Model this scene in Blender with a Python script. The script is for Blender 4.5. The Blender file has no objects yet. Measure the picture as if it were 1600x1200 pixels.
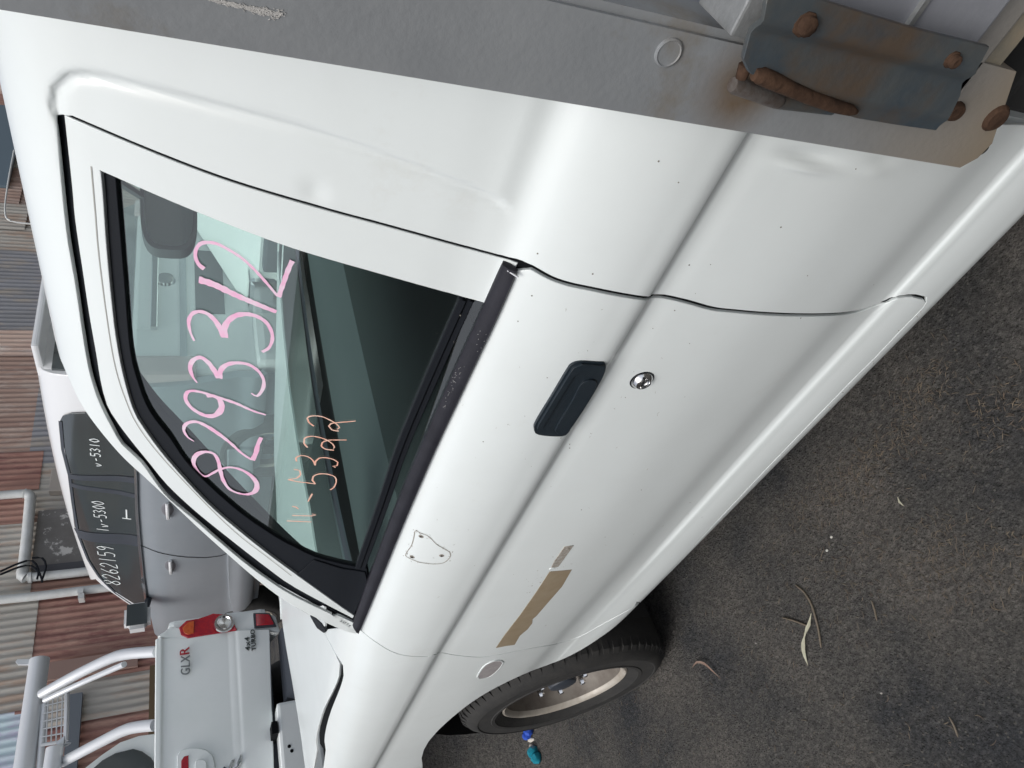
import bpy, bmesh, math, random
import numpy as np
from mathutils import Vector, noise
random.seed(7)
C = bpy.context.scene.collection
SC = bpy.context.scene
# ------------------------------------------------------------------ camera
F = 1108.0
CAM = np.array([0.0, -0.517, 1.48])
_vz = np.array([49, 2454, F]); _vz = _vz/np.linalg.norm(_vz)
_vx = np.array([-1030, -480, F]); _vx = _vx-_vx.dot(_vz)*_vz; _vx = _vx/np.linalg.norm(_vx)
ROT = np.stack([-_vx, np.cross(-_vz, -_vx), -_vz])      # world <- (right, down, forward)
cd = bpy.data.cameras.new('camera'); cam = bpy.data.objects.new('camera', cd); C.objects.link(cam)
cd.sensor_fit = 'HORIZONTAL'; cd.sensor_width = 36; cd.lens = 36*F/1600; cd.clip_start = .02; cd.clip_end = 500
from mathutils import Matrix
rt, dn, fw = ROT[:, 0], ROT[:, 1], ROT[:, 2]
M = Matrix.Identity(4)
for i in range(3):
    M[i][0] = dn[i]; M[i][1] = rt[i]; M[i][2] = -fw[i]; M[i][3] = CAM[i]
cam.matrix_world = M
SC.camera = cam
# ------------------------------------------------------------------ world / sun / exposure
w = bpy.data.worlds.new('World'); SC.world = w; w.use_nodes = True
nt = w.node_tree; nt.nodes.clear()
sky = nt.nodes.new('ShaderNodeTexSky'); sky.sky_type = 'NISHITA'; sky.sun_disc = False
sky.sun_elevation = math.radians(58); sky.sun_rotation = math.radians(174)
sky.air_density = 1.0; sky.dust_density = 4.0; sky.ozone_density = 1.0
hs = nt.nodes.new('ShaderNodeHueSaturation'); hs.inputs['Saturation'].default_value = .40
bg = nt.nodes.new('ShaderNodeBackground'); bg.inputs['Strength'].default_value = .15
wo = nt.nodes.new('ShaderNodeOutputWorld')
nt.links.new(sky.outputs[0], hs.inputs['Color']); nt.links.new(hs.outputs[0], bg.inputs[0]); nt.links.new(bg.outputs[0], wo.inputs[0])
sl = bpy.data.lights.new('sun', 'SUN'); sl.energy = 1.25; sl.angle = math.radians(30); sl.color = (1, .98, .95)
so = bpy.data.objects.new('sun', sl); C.objects.link(so)
so.rotation_euler = (math.radians(32), 0, math.radians(6))
SC.view_settings.view_transform = 'Standard'; SC.view_settings.look = 'None'
SC.view_settings.exposure = 0.13; SC.view_settings.gamma = 1; SC.view_settings.use_curve_mapping = False
SC.render.engine = 'CYCLES'
# ------------------------------------------------------------------ photo geometry -> place geometry
def proj(P):
    P = np.asarray(P, float); q = (P-CAM)@ROT
    return np.stack([F*q[..., 1]/q[..., 2]+800, 600-F*q[..., 0]/q[..., 2]], -1)
def ray(p):
    return ROT@np.array([600-p[1], p[0]-800, F])
def on_y(p, y): r = ray(p); return CAM+r*(y-CAM[1])/r[1]
def on_x(p, x): r = ray(p); return CAM+r*(x-CAM[0])/r[0]
def on_z(p, z): r = ray(p); return CAM+r*(z-CAM[2])/r[2]
def cat(pts, step=10., closed=False):
    """Catmull-Rom through the points, resampled about every `step` units"""
    P = [np.array(p, float) for p in pts]; n = len(P); out = []
    for i in range(n if closed else n-1):
        p0 = P[(i-1) % n] if (closed or i > 0) else 2*P[0]-P[1]
        p1 = P[i]; p2 = P[(i+1) % n]
        p3 = P[(i+2) % n] if (closed or i < n-2) else 2*P[-1]-P[-2]
        k = max(1, int(np.linalg.norm(p2-p1)/step))
        for j in range(k):
            t = j/k
            out.append(.5*((2*p1)+(-p0+p2)*t+(2*p0-5*p1+4*p2-p3)*t*t+(-p0+3*p1-3*p2+p3)*t**3))
    if not closed: out.append(P[-1])
    return out
class Surf:
    """surface P(u,v), vectorised"""
    def __init__(s, fn, ub, vb): s.fn = fn; s.ub = ub; s.vb = vb; s.grid = None
    def P(s, u, v): return s.fn(np.asarray(u, float), np.asarray(v, float))
    def N(s, u, v, e=1.5e-3):
        a = s.P(u+e, v)-s.P(u-e, v); b = s.P(u, v+e)-s.P(u, v-e)
        n = np.cross(a, b); return n/np.linalg.norm(n, axis=-1, keepdims=True)
    def hit(s, p):
        p = np.array(p, float)
        if s.grid is None:
            U, V = np.meshgrid(np.linspace(*s.ub, 90), np.linspace(*s.vb, 110), indexing='ij'); U = U.ravel(); V = V.ravel()
            Q = s.P(U, V); s.grid = (U, V, proj(Q), ((Q-CAM)*s.N(U, V)).sum(-1) < 0)
        U, V, X, ok = s.grid
        d = ((X-p)**2).sum(-1)+np.where(ok, 0, 1e7); i = int(d.argmin()); u, v = U[i], V[i]
        for it in range(12):
            f = proj(s.P(u, v))-p; e = 1e-4
            J = np.stack([(proj(s.P(u+e, v))-proj(s.P(u-e, v)))/(2*e), (proj(s.P(u, v+e))-proj(s.P(u, v-e)))/(2*e)], 1)
            st = np.linalg.lstsq(J.T@J+np.eye(2)*20., J.T@f, rcond=None)[0]
            if np.abs(f).max() < .02: break
            st = np.clip(st, -.05, .05); u -= st[0]; v -= st[1]
            v = min(max(v, s.vb[0]), s.vb[1])
        return (float(u), float(v))
    def T(s, pts, step=0):
        if step: pts = cat(pts, step)
        return [s.hit(p) for p in pts]
    def off(s, d):
        return Surf(lambda u, v: s.P(u, v)-s.N(u, v)*d, s.ub, s.vb)
def interp(P, t):
    """smooth interpolation of rows of P at parameter rows index (chord-length)"""
    P = np.asarray(P, float); d = np.sqrt(((P[1:, :2]-P[:-1, :2])**2).sum(1)); s = np.concatenate([[0], d.cumsum()])
    m = np.zeros_like(P); h = d[:, None]; sl_ = (P[1:]-P[:-1])/h
    m[1:-1] = (sl_[:-1]*h[1:]+sl_[1:]*h[:-1])/(h[1:]+h[:-1]); m[0] = sl_[0]; m[-1] = sl_[-1]
    t = np.clip(t, 0, s[-1]); i = np.clip(np.searchsorted(s, t, side='right')-1, 0, len(P)-2)
    H = d[i][..., None]; x = ((t-s[i])/d[i])[..., None]
    return (2*x**3-3*x**2+1)*P[i]+(x**3-2*x**2+x)*H*m[i]+(-2*x**3+3*x**2)*P[i+1]+(x**3-x**2)*H*m[i+1]
def total(P):
    P = np.asarray(P, float); return float(np.sqrt(((P[1:, :2]-P[:-1, :2])**2).sum(1)).sum())
# ------------------------------------------------------------------ mesh helpers
def tag(o, label=None, cat=None, group=None, kind=None):
    if label: o['label'] = label
    if cat: o['category'] = cat
    if group: o['group'] = group
    if kind: o['kind'] = kind
    return o
def empty(name, loc, label, cat, group=None):
    o = bpy.data.objects.new(name, None); C.objects.link(o); o.location = loc; o.empty_display_size = .1
    INV[o.name] = Vector(loc); return tag(o, label, cat, group)
INV = {}
def link(name, me, mat, parent=None):
    o = bpy.data.objects.new(name, me); C.objects.link(o)
    if mat is not None:
        me.materials.clear()
        for m_ in (mat if isinstance(mat, (list, tuple)) else [mat]): me.materials.append(m_)
    if parent is not None:
        o.parent = parent; q = parent; acc = Vector((0, 0, 0))
        while q is not None: acc += q.location; q = q.parent
        o.location = -acc
    return o
class MB:
    def __init__(s): s.v = []; s.f = []; s.sm = []; s.mi = []
    def add(s, vs, fs, smooth=False, mi=0):
        b = len(s.v); s.v += [tuple(map(float, x)) for x in vs]
        for f in fs: s.f.append([b+i for i in f]); s.sm.append(smooth); s.mi.append(mi)
    def box(s, lo, hi, bev=0.0, mi=0):
        (x0, y0, z0), (x1, y1, z1) = lo, hi
        if bev <= 0:
            vs = [(x, y, z) for x in (x0, x1) for y in (y0, y1) for z in (z0, z1)]
            s.add(vs, [(0, 1, 3, 2), (4, 6, 7, 5), (0, 4, 5, 1), (2, 3, 7, 6), (0, 2, 6, 4), (1, 5, 7, 3)], mi=mi)
        else:
            bm = bmesh.new(); bmesh.ops.create_cube(bm, size=1)
            for v in bm.verts: v.co = Vector(((x0+x1)/2+v.co.x*(x1-x0), (y0+y1)/2+v.co.y*(y1-y0), (z0+z1)/2+v.co.z*(z1-z0)))
            bmesh.ops.bevel(bm, geom=bm.edges[:], offset=bev, segments=2, affect='EDGES', profile=.6)
            s.addbm(bm, mi=mi)
    def addbm(s, bm, smooth=False, mi=0):
        bm.verts.ensure_lookup_table(); bm.verts.index_update()
        s.add([v.co for v in bm.verts], [[v.index for v in f.verts] for f in bm.faces], smooth, mi); bm.free()
    def tube(s, pts, r, n=10, cap=True, flat=None, mi=0):
        P = [Vector(p) for p in pts]; rs = r if isinstance(r, (list, tuple)) else [r]*len(P)
        vs = []; up = Vector((.13, .31, .94)) if flat is None else Vector(flat)
        for i, p in enumerate(P):
            t = (P[min(i+1, len(P)-1)]-P[max(i-1, 0)]).normalized()
            a = t.cross(up)
            if a.length < 1e-4: a = t.cross(Vector((1, 0, 0)))
            a.normalize(); b = a.cross(t).normalized()
            k = 1 if flat is None else .25
            for j in range(n):
                q = 2*math.pi*j/n; vs.append(p+a*math.cos(q)*rs[i]+b*math.sin(q)*rs[i]*k)
        fs = [(i*n+j, i*n+(j+1) % n, (i+1)*n+(j+1) % n, (i+1)*n+j) for i in range(len(P)-1) for j in range(n)]
        if cap: fs += [tuple(range(n))[::-1], tuple((len(P)-1)*n+j for j in range(n))]
        s.add(vs, fs, True, mi)
    def prism(s, pts, vec, mi=0):
        n = len(pts); A = [Vector(p) for p in pts]; B = [p+Vector(vec) for p in A]
        s.add(A+B, [tuple(range(n))[::-1], tuple(range(n, 2*n))]+[(i, (i+1) % n, n+(i+1) % n, n+i) for i in range(n)], mi=mi)
    def lathe(s, prof, c, ax, n=48, mi=0):
        """prof: (radius, offset along ax)"""
        ax = Vector(ax).normalized(); a = ax.cross(Vector((0, 0, 1)));
        if a.length < .01: a = Vector((1, 0, 0))
        a.normalize(); b = ax.cross(a); vs = []
        for r, o in prof:
            for j in range(n):
                q = 2*math.pi*j/n; vs.append(Vector(c)+ax*o+a*math.cos(q)*r+b*math.sin(q)*r)
        s.add(vs, [(i*n+j, i*n+(j+1) % n, (i+1)*n+(j+1) % n, (i+1)*n+j) for i in range(len(prof)-1) for j in range(n)], True, mi)
    def build(s, name, mat, parent=None, smooth=None):
        me = bpy.data.meshes.new(name); me.from_pydata(s.v, [], s.f)
        bm = bmesh.new(); bm.from_mesh(me); bmesh.ops.recalc_face_normals(bm, faces=bm.faces); bm.to_mesh(me); bm.free()
        me.polygons.foreach_set('use_smooth', [bool(x) if smooth is None else smooth for x in s.sm])
        me.polygons.foreach_set('material_index', s.mi)
        if any(s.sm) or smooth:
            try: me.set_sharp_from_angle(angle=math.radians(42))
            except Exception: pass
        return link(name, me, mat, parent)
def panel(name, outline, surf, mat, parent, du=.03, dv=.012, lip=.012, edge=.0012, both=False):
    """sheet-metal panel: outline in (u,v) cut into a grid, laid on the surface, with rolled edges"""
    bm = bmesh.new(); vs = []
    last = None
    for p in outline:
        if last is None or (abs(p[0]-last[0])+abs(p[1]-last[1])) > 4e-4: vs.append(bm.verts.new((p[0], p[1], 0))); last = p
    A = sum(vs[i].co.x*vs[(i+1) % len(vs)].co.y-vs[(i+1) % len(vs)].co.x*vs[i].co.y for i in range(len(vs)))
    if A < 0: vs = vs[::-1]
    bm.faces.new(vs)
    for ax, st in ((0, du), (1, dv)):
        lo = min(v.co[ax] for v in bm.verts); hi = max(v.co[ax] for v in bm.verts)
        k = math.ceil(lo/st)
        while k*st < hi:
            co = [0, 0, 0]; co[ax] = k*st; no = [0, 0, 0]; no[ax] = 1
            bmesh.ops.bisect_plane(bm, geom=bm.verts[:]+bm.edges[:]+bm.faces[:], plane_co=co, plane_no=no, dist=1e-6)
            k += 1
    bm.normal_update()
    bad = [f for f in bm.faces if f.normal.z < 0]
    if bad: bmesh.ops.reverse_faces(bm, faces=bad)
    bm.verts.ensure_lookup_table(); bm.verts.index_update()
    uv = np.array([(v.co.x, v.co.y) for v in bm.verts]); P = surf.P(uv[:, 0], uv[:, 1]); N = surf.N(uv[:, 0], uv[:, 1])
    V = [tuple(p) for p in P]; NN = [tuple(n) for n in N]; Fs = [[v.index for v in f.verts] for f in bm.faces]
    nxt = {}
    for f in bm.faces:
        for l in f.loops:
            if l.edge.is_boundary: nxt[l.vert.index] = l.link_loop_next.vert.index
    prv = {b: a for a, b in nxt.items()}
    if lip > 0:
        r1 = {}; r2 = {}
        for i in nxt:
            a = P[prv.get(i, i)]; b = P[nxt[i]]; t = b-a; L = np.linalg.norm(t)
            o = np.cross(t, N[i])/(L+1e-9)
            r1[i] = len(V); V.append(tuple(P[i]+o*edge-N[i]*edge)); NN.append(tuple(o)); 
            r2[i] = len(V); V.append(tuple(P[i]+o*edge-N[i]*lip)); NN.append(tuple(o))
        for i, j in nxt.items():
            if j not in r1: continue
            Fs.append([j, i, r1[i], r1[j]]); Fs.append([r1[j], r1[i], r2[i], r2[j]])
    bm.free()
    me = bpy.data.meshes.new(name); me.from_pydata(V, [], Fs)
    me.polygons.foreach_set('use_smooth', [True]*len(Fs))
    me.normals_split_custom_set_from_vertices(NN)
    return link(name, me, mat, parent)
def offcurve(pts, d):
    out = []; n = len(pts)
    for i in range(n):
        a = np.array(pts[max(i-1, 0)]); b = np.array(pts[min(i+1, n-1)]); t = b-a; t = t/(np.linalg.norm(t)+1e-9)
        out.append((pts[i][0]-t[1]*d, pts[i][1]+t[0]*d))
    return out
def ribbon(name, pts, w, surf, mat, parent, lip=0):
    a = offcurve(pts, w); b = offcurve(pts, -w)
    return panel(name, a+b[::-1], surf, mat, parent, du=5, dv=.02, lip=lip)
# ------------------------------------------------------------------ materials
def mat(name, col, rough=.5, metal=0., coat=0., bump=0., bscale=60., var=None, vscale=6., spec=.5, var2=None, v2scale=2., v2pos=(.5, .6), detail=6, coat_rough=.06):
    m = bpy.data.materials.new(name); m.use_nodes = True; t = m.node_tree; b = t.nodes['Principled BSDF']
    b.inputs['Base Color'].default_value = (*col, 1); b.inputs['Roughness'].default_value = rough; b.inputs['Metallic'].default_value = metal
    b.inputs['Coat Weight'].default_value = coat; b.inputs['Coat Roughness'].default_value = coat_rough; b.inputs['Specular IOR Level'].default_value = spec
    tc = t.nodes.new('ShaderNodeTexCoord')
    src = None
    if var is not None:
        n = t.nodes.new('ShaderNodeTexNoise'); n.inputs['Scale'].default_value = vscale; n.inputs['Detail'].default_value = detail; n.inputs['Roughness'].default_value = .65
        t.links.new(tc.outputs['Object'], n.inputs['Vector'])
        r = t.nodes.new('ShaderNodeValToRGB'); r.color_ramp.elements[0].position = .35; r.color_ramp.elements[1].position = .68
        r.color_ramp.elements[0].color = (*col, 1); r.color_ramp.elements[1].color = (*var, 1)
        t.links.new(n.outputs['Fac'], r.inputs[0]); src = r.outputs[0]
        if var2 is not None:
            n2 = t.nodes.new('ShaderNodeTexNoise'); n2.inputs['Scale'].default_value = v2scale; n2.inputs['Detail'].default_value = 8; n2.inputs['Roughness'].default_value = .7
            t.links.new(tc.outputs['Object'], n2.inputs['Vector'])
            r2 = t.nodes.new('ShaderNodeValToRGB'); r2.color_ramp.elements[0].position = v2pos[0]; r2.color_ramp.elements[1].position = v2pos[1]
            t.links.new(n2.outputs['Fac'], r2.inputs[0])
            mx = t.nodes.new('ShaderNodeMix'); mx.data_type = 'RGBA'; t.links.new(r2.outputs[0], mx.inputs[0]); t.links.new(src, mx.inputs[6]); mx.inputs[7].default_value = (*var2, 1)
            src = mx.outputs[2]
        t.links.new(src, b.inputs['Base Color'])
    if bump > 0:
        n = t.nodes.new('ShaderNodeTexNoise'); n.inputs['Scale'].default_value = bscale; n.inputs['Detail'].default_value = 5
        t.links.new(tc.outputs['Object'], n.inputs['Vector'])
        bp = t.nodes.new('ShaderNodeBump'); bp.inputs['Strength'].default_value = 1; bp.inputs['Distance'].default_value = bump
        t.links.new(n.outputs['Fac'], bp.inputs['Height']); t.links.new(bp.outputs[0], b.inputs['Normal'])
    return m
def glass_mat(name, tint, rough=0.0, ior=1.5, extra=0.0, glare_veil=0.0):
    m = bpy.data.materials.new(name); m.use_nodes = True; t = m.node_tree; t.nodes.clear()
    tr = t.nodes.new('ShaderNodeBsdfTransparent'); tr.inputs[0].default_value = (*tint, 1)
    gl = t.nodes.new('ShaderNodeBsdfGlossy'); gl.inputs['Roughness'].default_value = rough; gl.inputs[0].default_value = (1, 1, 1, 1)
    fr = t.nodes.new('ShaderNodeFresnel'); ge = t.nodes.new('ShaderNodeNewGeometry'); mi = t.nodes.new('ShaderNodeMapRange'); mi.inputs[3].default_value = ior; mi.inputs[4].default_value = 1/ior; t.links.new(ge.outputs['Backfacing'], mi.inputs[0]); t.links.new(mi.outputs[0], fr.inputs[0])
    ad = t.nodes.new('ShaderNodeMath'); ad.operation = 'ADD'; ad.inputs[1].default_value = extra; ad.use_clamp = True
    mx = t.nodes.new('ShaderNodeMixShader'); o = t.nodes.new('ShaderNodeOutputMaterial')
    t.links.new(fr.outputs[0], ad.inputs[0]); t.links.new(ad.outputs[0], mx.inputs[0]); t.links.new(tr.outputs[0], mx.inputs[1]); t.links.new(gl.outputs[0], mx.inputs[2]); 
    if glare_veil > 0:  # pale teal film mixed over the glass, painting in its glare
        d1 = t.nodes.new('ShaderNodeBsdfTranslucent'); d1.inputs[0].default_value = (.74, .95, .92, 1); d2 = t.nodes.new('ShaderNodeBsdfDiffuse'); d2.inputs[0].default_value = (.74, .95, .92, 1)
        dm = t.nodes.new('ShaderNodeMixShader'); t.links.new(d1.outputs[0], dm.inputs[1]); t.links.new(d2.outputs[0], dm.inputs[2])
        tc = t.nodes.new('ShaderNodeTexCoord'); n = t.nodes.new('ShaderNodeTexNoise'); n.inputs['Scale'].default_value = 2.5; n.inputs['Detail'].default_value = 2; t.links.new(tc.outputs['Object'], n.inputs['Vector'])
        mr = t.nodes.new('ShaderNodeMapRange'); mr.inputs[1].default_value = .3; mr.inputs[2].default_value = .7; mr.inputs[3].default_value = glare_veil*.7; mr.inputs[4].default_value = glare_veil*1.3; t.links.new(n.outputs['Fac'], mr.inputs[0])
        m2 = t.nodes.new('ShaderNodeMixShader'); t.links.new(mr.outputs[0], m2.inputs[0]); t.links.new(mx.outputs[0], m2.inputs[1]); t.links.new(dm.outputs[0], m2.inputs[2]); t.links.new(m2.outputs[0], o.inputs[0])
    else: t.links.new(mx.outputs[0], o.inputs[0])
    return m
def mat_mud(*a, **k):
    m = mat(*a, **k); t = m.node_tree; b = t.nodes['Principled BSDF']; src = b.inputs['Base Color'].links[0].from_socket
    tc = t.nodes.new('ShaderNodeTexCoord'); sx = t.nodes.new('ShaderNodeSeparateXYZ'); t.links.new(tc.outputs['Object'], sx.inputs[0])
    n = t.nodes.new('ShaderNodeTexNoise'); n.inputs['Scale'].default_value = 14; n.inputs['Detail'].default_value = 7; t.links.new(tc.outputs['Object'], n.inputs['Vector'])
    mr = t.nodes.new('ShaderNodeMapRange'); mr.inputs[1].default_value = 1.08; mr.inputs[2].default_value = .80; t.links.new(sx.outputs[2], mr.inputs[0])
    mm = t.nodes.new('ShaderNodeMath'); mm.operation = 'MULTIPLY_ADD'; mm.use_clamp = True; t.links.new(n.outputs['Fac'], mm.inputs[0]); mm.inputs[1].default_value = .9; mm.inputs[2].default_value = -.42
    m2 = t.nodes.new('ShaderNodeMath'); m2.operation = 'ADD'; m2.use_clamp = True; t.links.new(mm.outputs[0], m2.inputs[0]); t.links.new(mr.outputs[0], m2.inputs[1])
    m3 = t.nodes.new('ShaderNodeMath'); m3.operation = 'MULTIPLY'; m3.use_clamp = True; t.links.new(m2.outputs[0], m3.inputs[0]); t.links.new(mr.outputs[0], m3.inputs[1])
    mx = t.nodes.new('ShaderNodeMix'); mx.data_type = 'RGBA'; t.links.new(m3.outputs[0], mx.inputs[0]); t.links.new(src, mx.inputs[6]); mx.inputs[7].default_value = (.235, .195, .145, 1)
    ds = t.nodes.new('ShaderNodeVectorMath'); ds.operation = 'DISTANCE'; t.links.new(tc.outputs['Object'], ds.inputs[0]); q = on_y((1160, 140), -.085); ds.inputs[1].default_value = tuple(q)
    r2 = t.nodes.new('ShaderNodeMapRange'); r2.inputs[1].default_value = .046; r2.inputs[2].default_value = .012; t.links.new(ds.outputs['Value'], r2.inputs[0])
    m4 = t.nodes.new('ShaderNodeMath'); m4.operation = 'MULTIPLY'; m4.use_clamp = True; t.links.new(r2.outputs[0], m4.inputs[0]); n3 = t.nodes.new('ShaderNodeMath'); n3.operation = 'MULTIPLY_ADD'; t.links.new(n.outputs['Fac'], n3.inputs[0]); n3.inputs[1].default_value = 2.6; n3.inputs[2].default_value = -.55; t.links.new(n3.outputs[0], m4.inputs[1])
    my = t.nodes.new('ShaderNodeMix'); my.data_type = 'RGBA'; t.links.new(m4.outputs[0], my.inputs[0]); t.links.new(mx.outputs[2], my.inputs[6]); my.inputs[7].default_value = (.13, .085, .045, 1)
    t.links.new(my.outputs[2], b.inputs['Base Color']); return m
PAINT = mat('white_paint', (.78, .83, .828), .36, coat=.38, coat_rough=.10, var=(.74, .785, .78), vscale=3., var2=(.66, .67, .635), v2scale=7., v2pos=(.62, .95), bump=.00006, bscale=300)
PAINT2 = mat('white_paint_far', (.82, .86, .86), .35, coat=.4, var=(.78, .83, .82), vscale=4.)
SILVER = mat('silver_paint', (.34, .375, .41), .32, metal=.25, coat=.5, var=(.31, .345, .38), vscale=3.)
SILVERW = mat('sky_bright_silver', (.74, .75, .76), .3, metal=.1, coat=.5)  # the wagon's silver made pale, sky brightness painted into it
BLACK = mat('black_rubber', (.008, .010, .014), .6, spec=.2, bump=.0003, bscale=400)
GAP = mat('gap_shade', (.006, .007, .008), .9, spec=.1)  # near-black for jambs and joints; shade inside slots and holes painted in
MOULD = mat('belt_moulding_plastic', (.012, .012, .017), .45, spec=.3, var=(.022, .022, .03), vscale=25, bump=.0003, bscale=500)
HANDLE = mat('handle_plastic', (.012, .02, .028), .38, var=(.02, .028, .036), vscale=40, bump=.0002, bscale=900)
CHROME = mat('chrome', (.75, .75, .75), .12, metal=1.)
STEELTUBE = mat('brushed_tube', (.68, .70, .72), .42, metal=.45, bump=.0006, bscale=30)
POSTM = mat_mud('grey_tray_paint', (.225, .238, .248), .6, var=(.255, .268, .277), vscale=18, bump=.0003, bscale=180, var2=(.17, .14, .10), v2scale=5, v2pos=(.60, .78))
RUSTY = mat('rusty_steel', (.036, .021, .014), .9, spec=.2, var=(.080, .045, .028), vscale=70, bump=.0012, bscale=160)
PLATE = mat('dark_latch_steel', (.050, .070, .088), .5, metal=.2, var=(.10, .105, .10), vscale=16, bump=.0006, bscale=90, var2=(.10, .075, .055), v2scale=9, v2pos=(.50, .66))
MUDDY = mat('muddy_paint', (.25, .21, .15), .8, var=(.17, .16, .13), vscale=30, bump=.0005, bscale=120)
ALU = mat('worn_aluminium', (.42, .43, .43), .45, metal=.6, var=(.28, .29, .29), vscale=30, bump=.0006, bscale=200)
GATE = mat('grey_gate_paint', (.21, .22, .25), .5, var=(.25, .26, .285), vscale=10, bump=.0003, bscale=150)
TAPE = mat('tan_adhesive', (.26, .20, .125), .75, var=(.30, .245, .17), vscale=22, bump=.0003, bscale=300)
SCUFF = mat('adhesive_residue', (.40, .38, .34), .8, var=(.2, .17, .14), vscale=150, bump=.0004, bscale=400)
TYRE = mat('tyre_rubber', (.018, .018, .018), .8, var=(.032, .031, .029), vscale=20, bump=.0008, bscale=160)
RIM = mat('rim_paint', (.46, .43, .38), .45, metal=.1, var=(.34, .30, .25), vscale=25)
RIMD = mat('rim_dish', (.21, .19, .165), .55, metal=.1, var=(.12, .10, .085), vscale=14)
UNDER = mat('underbody', (.01, .01, .01), .9)
TRIM = mat('interior_grey', (.10, .115, .12), .7, bump=.0006, bscale=300)
DASH = mat('dashboard_grey', (.075, .09, .092), .55, bump=.0005, bscale=400)
SEAT = mat('seat_cloth', (.05, .055, .06), .9, bump=.001, bscale=400)
LINER = mat('headliner', (.42, .42, .40), .9)
PINK = mat('pink_paint_marker', (.84, .42, .63), .6, var=(.80, .66, .76), vscale=45)
ORANGE = mat('orange_paint_marker', (.85, .42, .30), .6, var=(.75, .55, .45), vscale=90)
WHITEPEN = mat('white_paint_marker', (.70, .74, .74), .6)
SIDEGLASS = glass_mat('side_glass', (.84, .95, .92), extra=.06, glare_veil=.02)
SCREEN = glass_mat('windscreen_glass', (.80, .93, .895), extra=.02, glare_veil=.14)
DARKGLASS = mat('dark_far_glass', (.035, .045, .048), .14, coat=.6, coat_rough=.10, spec=.8)
PVC = mat('white_pvc', (.66, .68, .68), .4, var=(.56, .57, .55), vscale=8)
REDLENS = mat('red_lens', (.45, .015, .025), .15, coat=1., var=(.30, .01, .03), vscale=60)
AMBER = mat('amber_lens', (.62, .14, .03), .15, coat=1., var=(.50, .06, .02), vscale=60)
BLACKPL = mat('black_bumper_plastic', (.035, .042, .055), .55, bump=.0004, bscale=300)
# ------------------------------------------------------------------ the ute body surface
LOW = [(.085, .425, 0), (.055, .427, 0), (.034, .436, 0), (.027, .452, 0), (.0235, .48, 0), (.0232, .515, 0, .0250), (.0243, .532, 0, .0262), (.0252, .545, 0, .0268), (.0262, .549, 0, .0270), (.0292, .5535, 0, .0276), (.0300, .559, 0, .0278), (.0290, .569, 0, .0275), (.0245, .60, 0), (.0115, .66, 0),
       (.002, .74, 0), (-.003, .82, .1), (-.001, .90, .15), (.0020, .945, .2), (.0048, .974, .2), (.0046, .983, .2), (.0010, .990, .2), (-.0062, .998, .2), (-.0088, 1.006, .2), (-.0098, 1.035, .25), (-.004, 1.08, .3), (.009, 1.12, .35), (.024, 1.148, .4), (.040, 1.168, .45)]
LOW = [p if len(p) == 4 else p+(p[0],) for p in LOW]
CABP = LOW+[p+(p[0],) for p in [(.051, 1.195, 0), (.065, 1.25, 0), (.096, 1.36, 0), (.129, 1.46, 0), (.165, 1.55, 0), (.181, 1.583, 0), (.200, 1.611, 0), (.228, 1.633, 0), (.28, 1.650, 0), (.36, 1.662, 0), (.55, 1.672, 0), (.85, 1.678, 0)]]
FRP = LOW+[p+(p[0],) for p in [(.056, 1.181, .48), (.080, 1.193, .50), (.13, 1.203, .54), (.20, 1.211, .58), (.40, 1.224, .60), (.62, 1.232, .56), (.85, 1.235, .53)]]
def smooth01(t): t = np.clip(t, 0, 1); return t*t*(3-2*t)
DENTS = []      # (x, s, radius u, radius v, depth)
EMB = {'poly': None}
def f_cab(u, v):
    q = interp(CABP, v); g = smooth01((u+1.42)/.30); y = q[..., 0]*g+q[..., 3]*(1-g); z = q[..., 1].copy()
    for (a, b, ru, rv, d) in DENTS: y = y+d*np.exp(-((u-a)/ru)**2-((v-b)/rv)**2)
    y = y+.0012*np.sin(u*7+1)*np.sin(v*5)
    if EMB['poly'] is not None:
        d = segdist(u, v, EMB['poly']); y = y+(-.0040*(1-smooth01(.5+d/.016))+.0040*np.exp(-(d/.0055)**2))*smooth01((v-EMB['v0'])/.03)
    return np.stack([u+0*y, y, z], -1)
def f_cab_plain(u, v):
    p = EMB['poly']; EMB['poly'] = None; q = f_cab(u, v); EMB['poly'] = p; return q
def segdist(u, v, poly):
    """signed distance to an open polyline (positive on its left)"""
    u = np.asarray(u, float); v = np.asarray(v, float); best = np.full(np.broadcast(u, v).shape, 1e9); sg = np.ones_like(best)
    for (a, b) in zip(poly[:-1], poly[1:]):
        ax, ay = a; bx, by = b; dx, dy = bx-ax, by-ay; L = dx*dx+dy*dy+1e-12
        t = np.clip(((u-ax)*dx+(v-ay)*dy)/L, 0, 1); ex = u-ax-t*dx; ey = v-ay-t*dy; d = np.sqrt(ex*ex+ey*ey)
        c = dx*(v-ay)-dy*(u-ax); m = d < best; best = np.where(m, d, best); sg = np.where(m, np.sign(c), sg)
    return best*sg
def f_front(u, v):
    q = interp(FRP, v); D = np.maximum(0, -1.5-u)
    g = smooth01((u+1.42)/.30); y = q[..., 0]*g+q[..., 3]*(1-g)+.30*np.maximum(0, -2.62-u)**2; z = q[..., 1]-D*q[..., 2]*.1
    y = y+.0012*np.sin(u*7+1)*np.sin(v*5)
    return np.stack([u+0*y, y, z], -1)
LT = total(LOW); CT = total(CABP); FT = total(FRP)
CAB = Surf(f_cab, (-1.75, -.12), (0.0, CT)); DOORS = Surf(lambda u, v: f_cab_plain(u, v), (-1.75, -.12), (0.0, CT)); FRONT = Surf(f_front, (-3.1, -1.3), (0.0, FT))
def sy(P, y):   # s where the profile reaches depth y on the upper part
    t = np.linspace(LT, total(P), 400); q = interp(P, t); return float(t[np.argmin(abs(q[:, 0]-y))])
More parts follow.
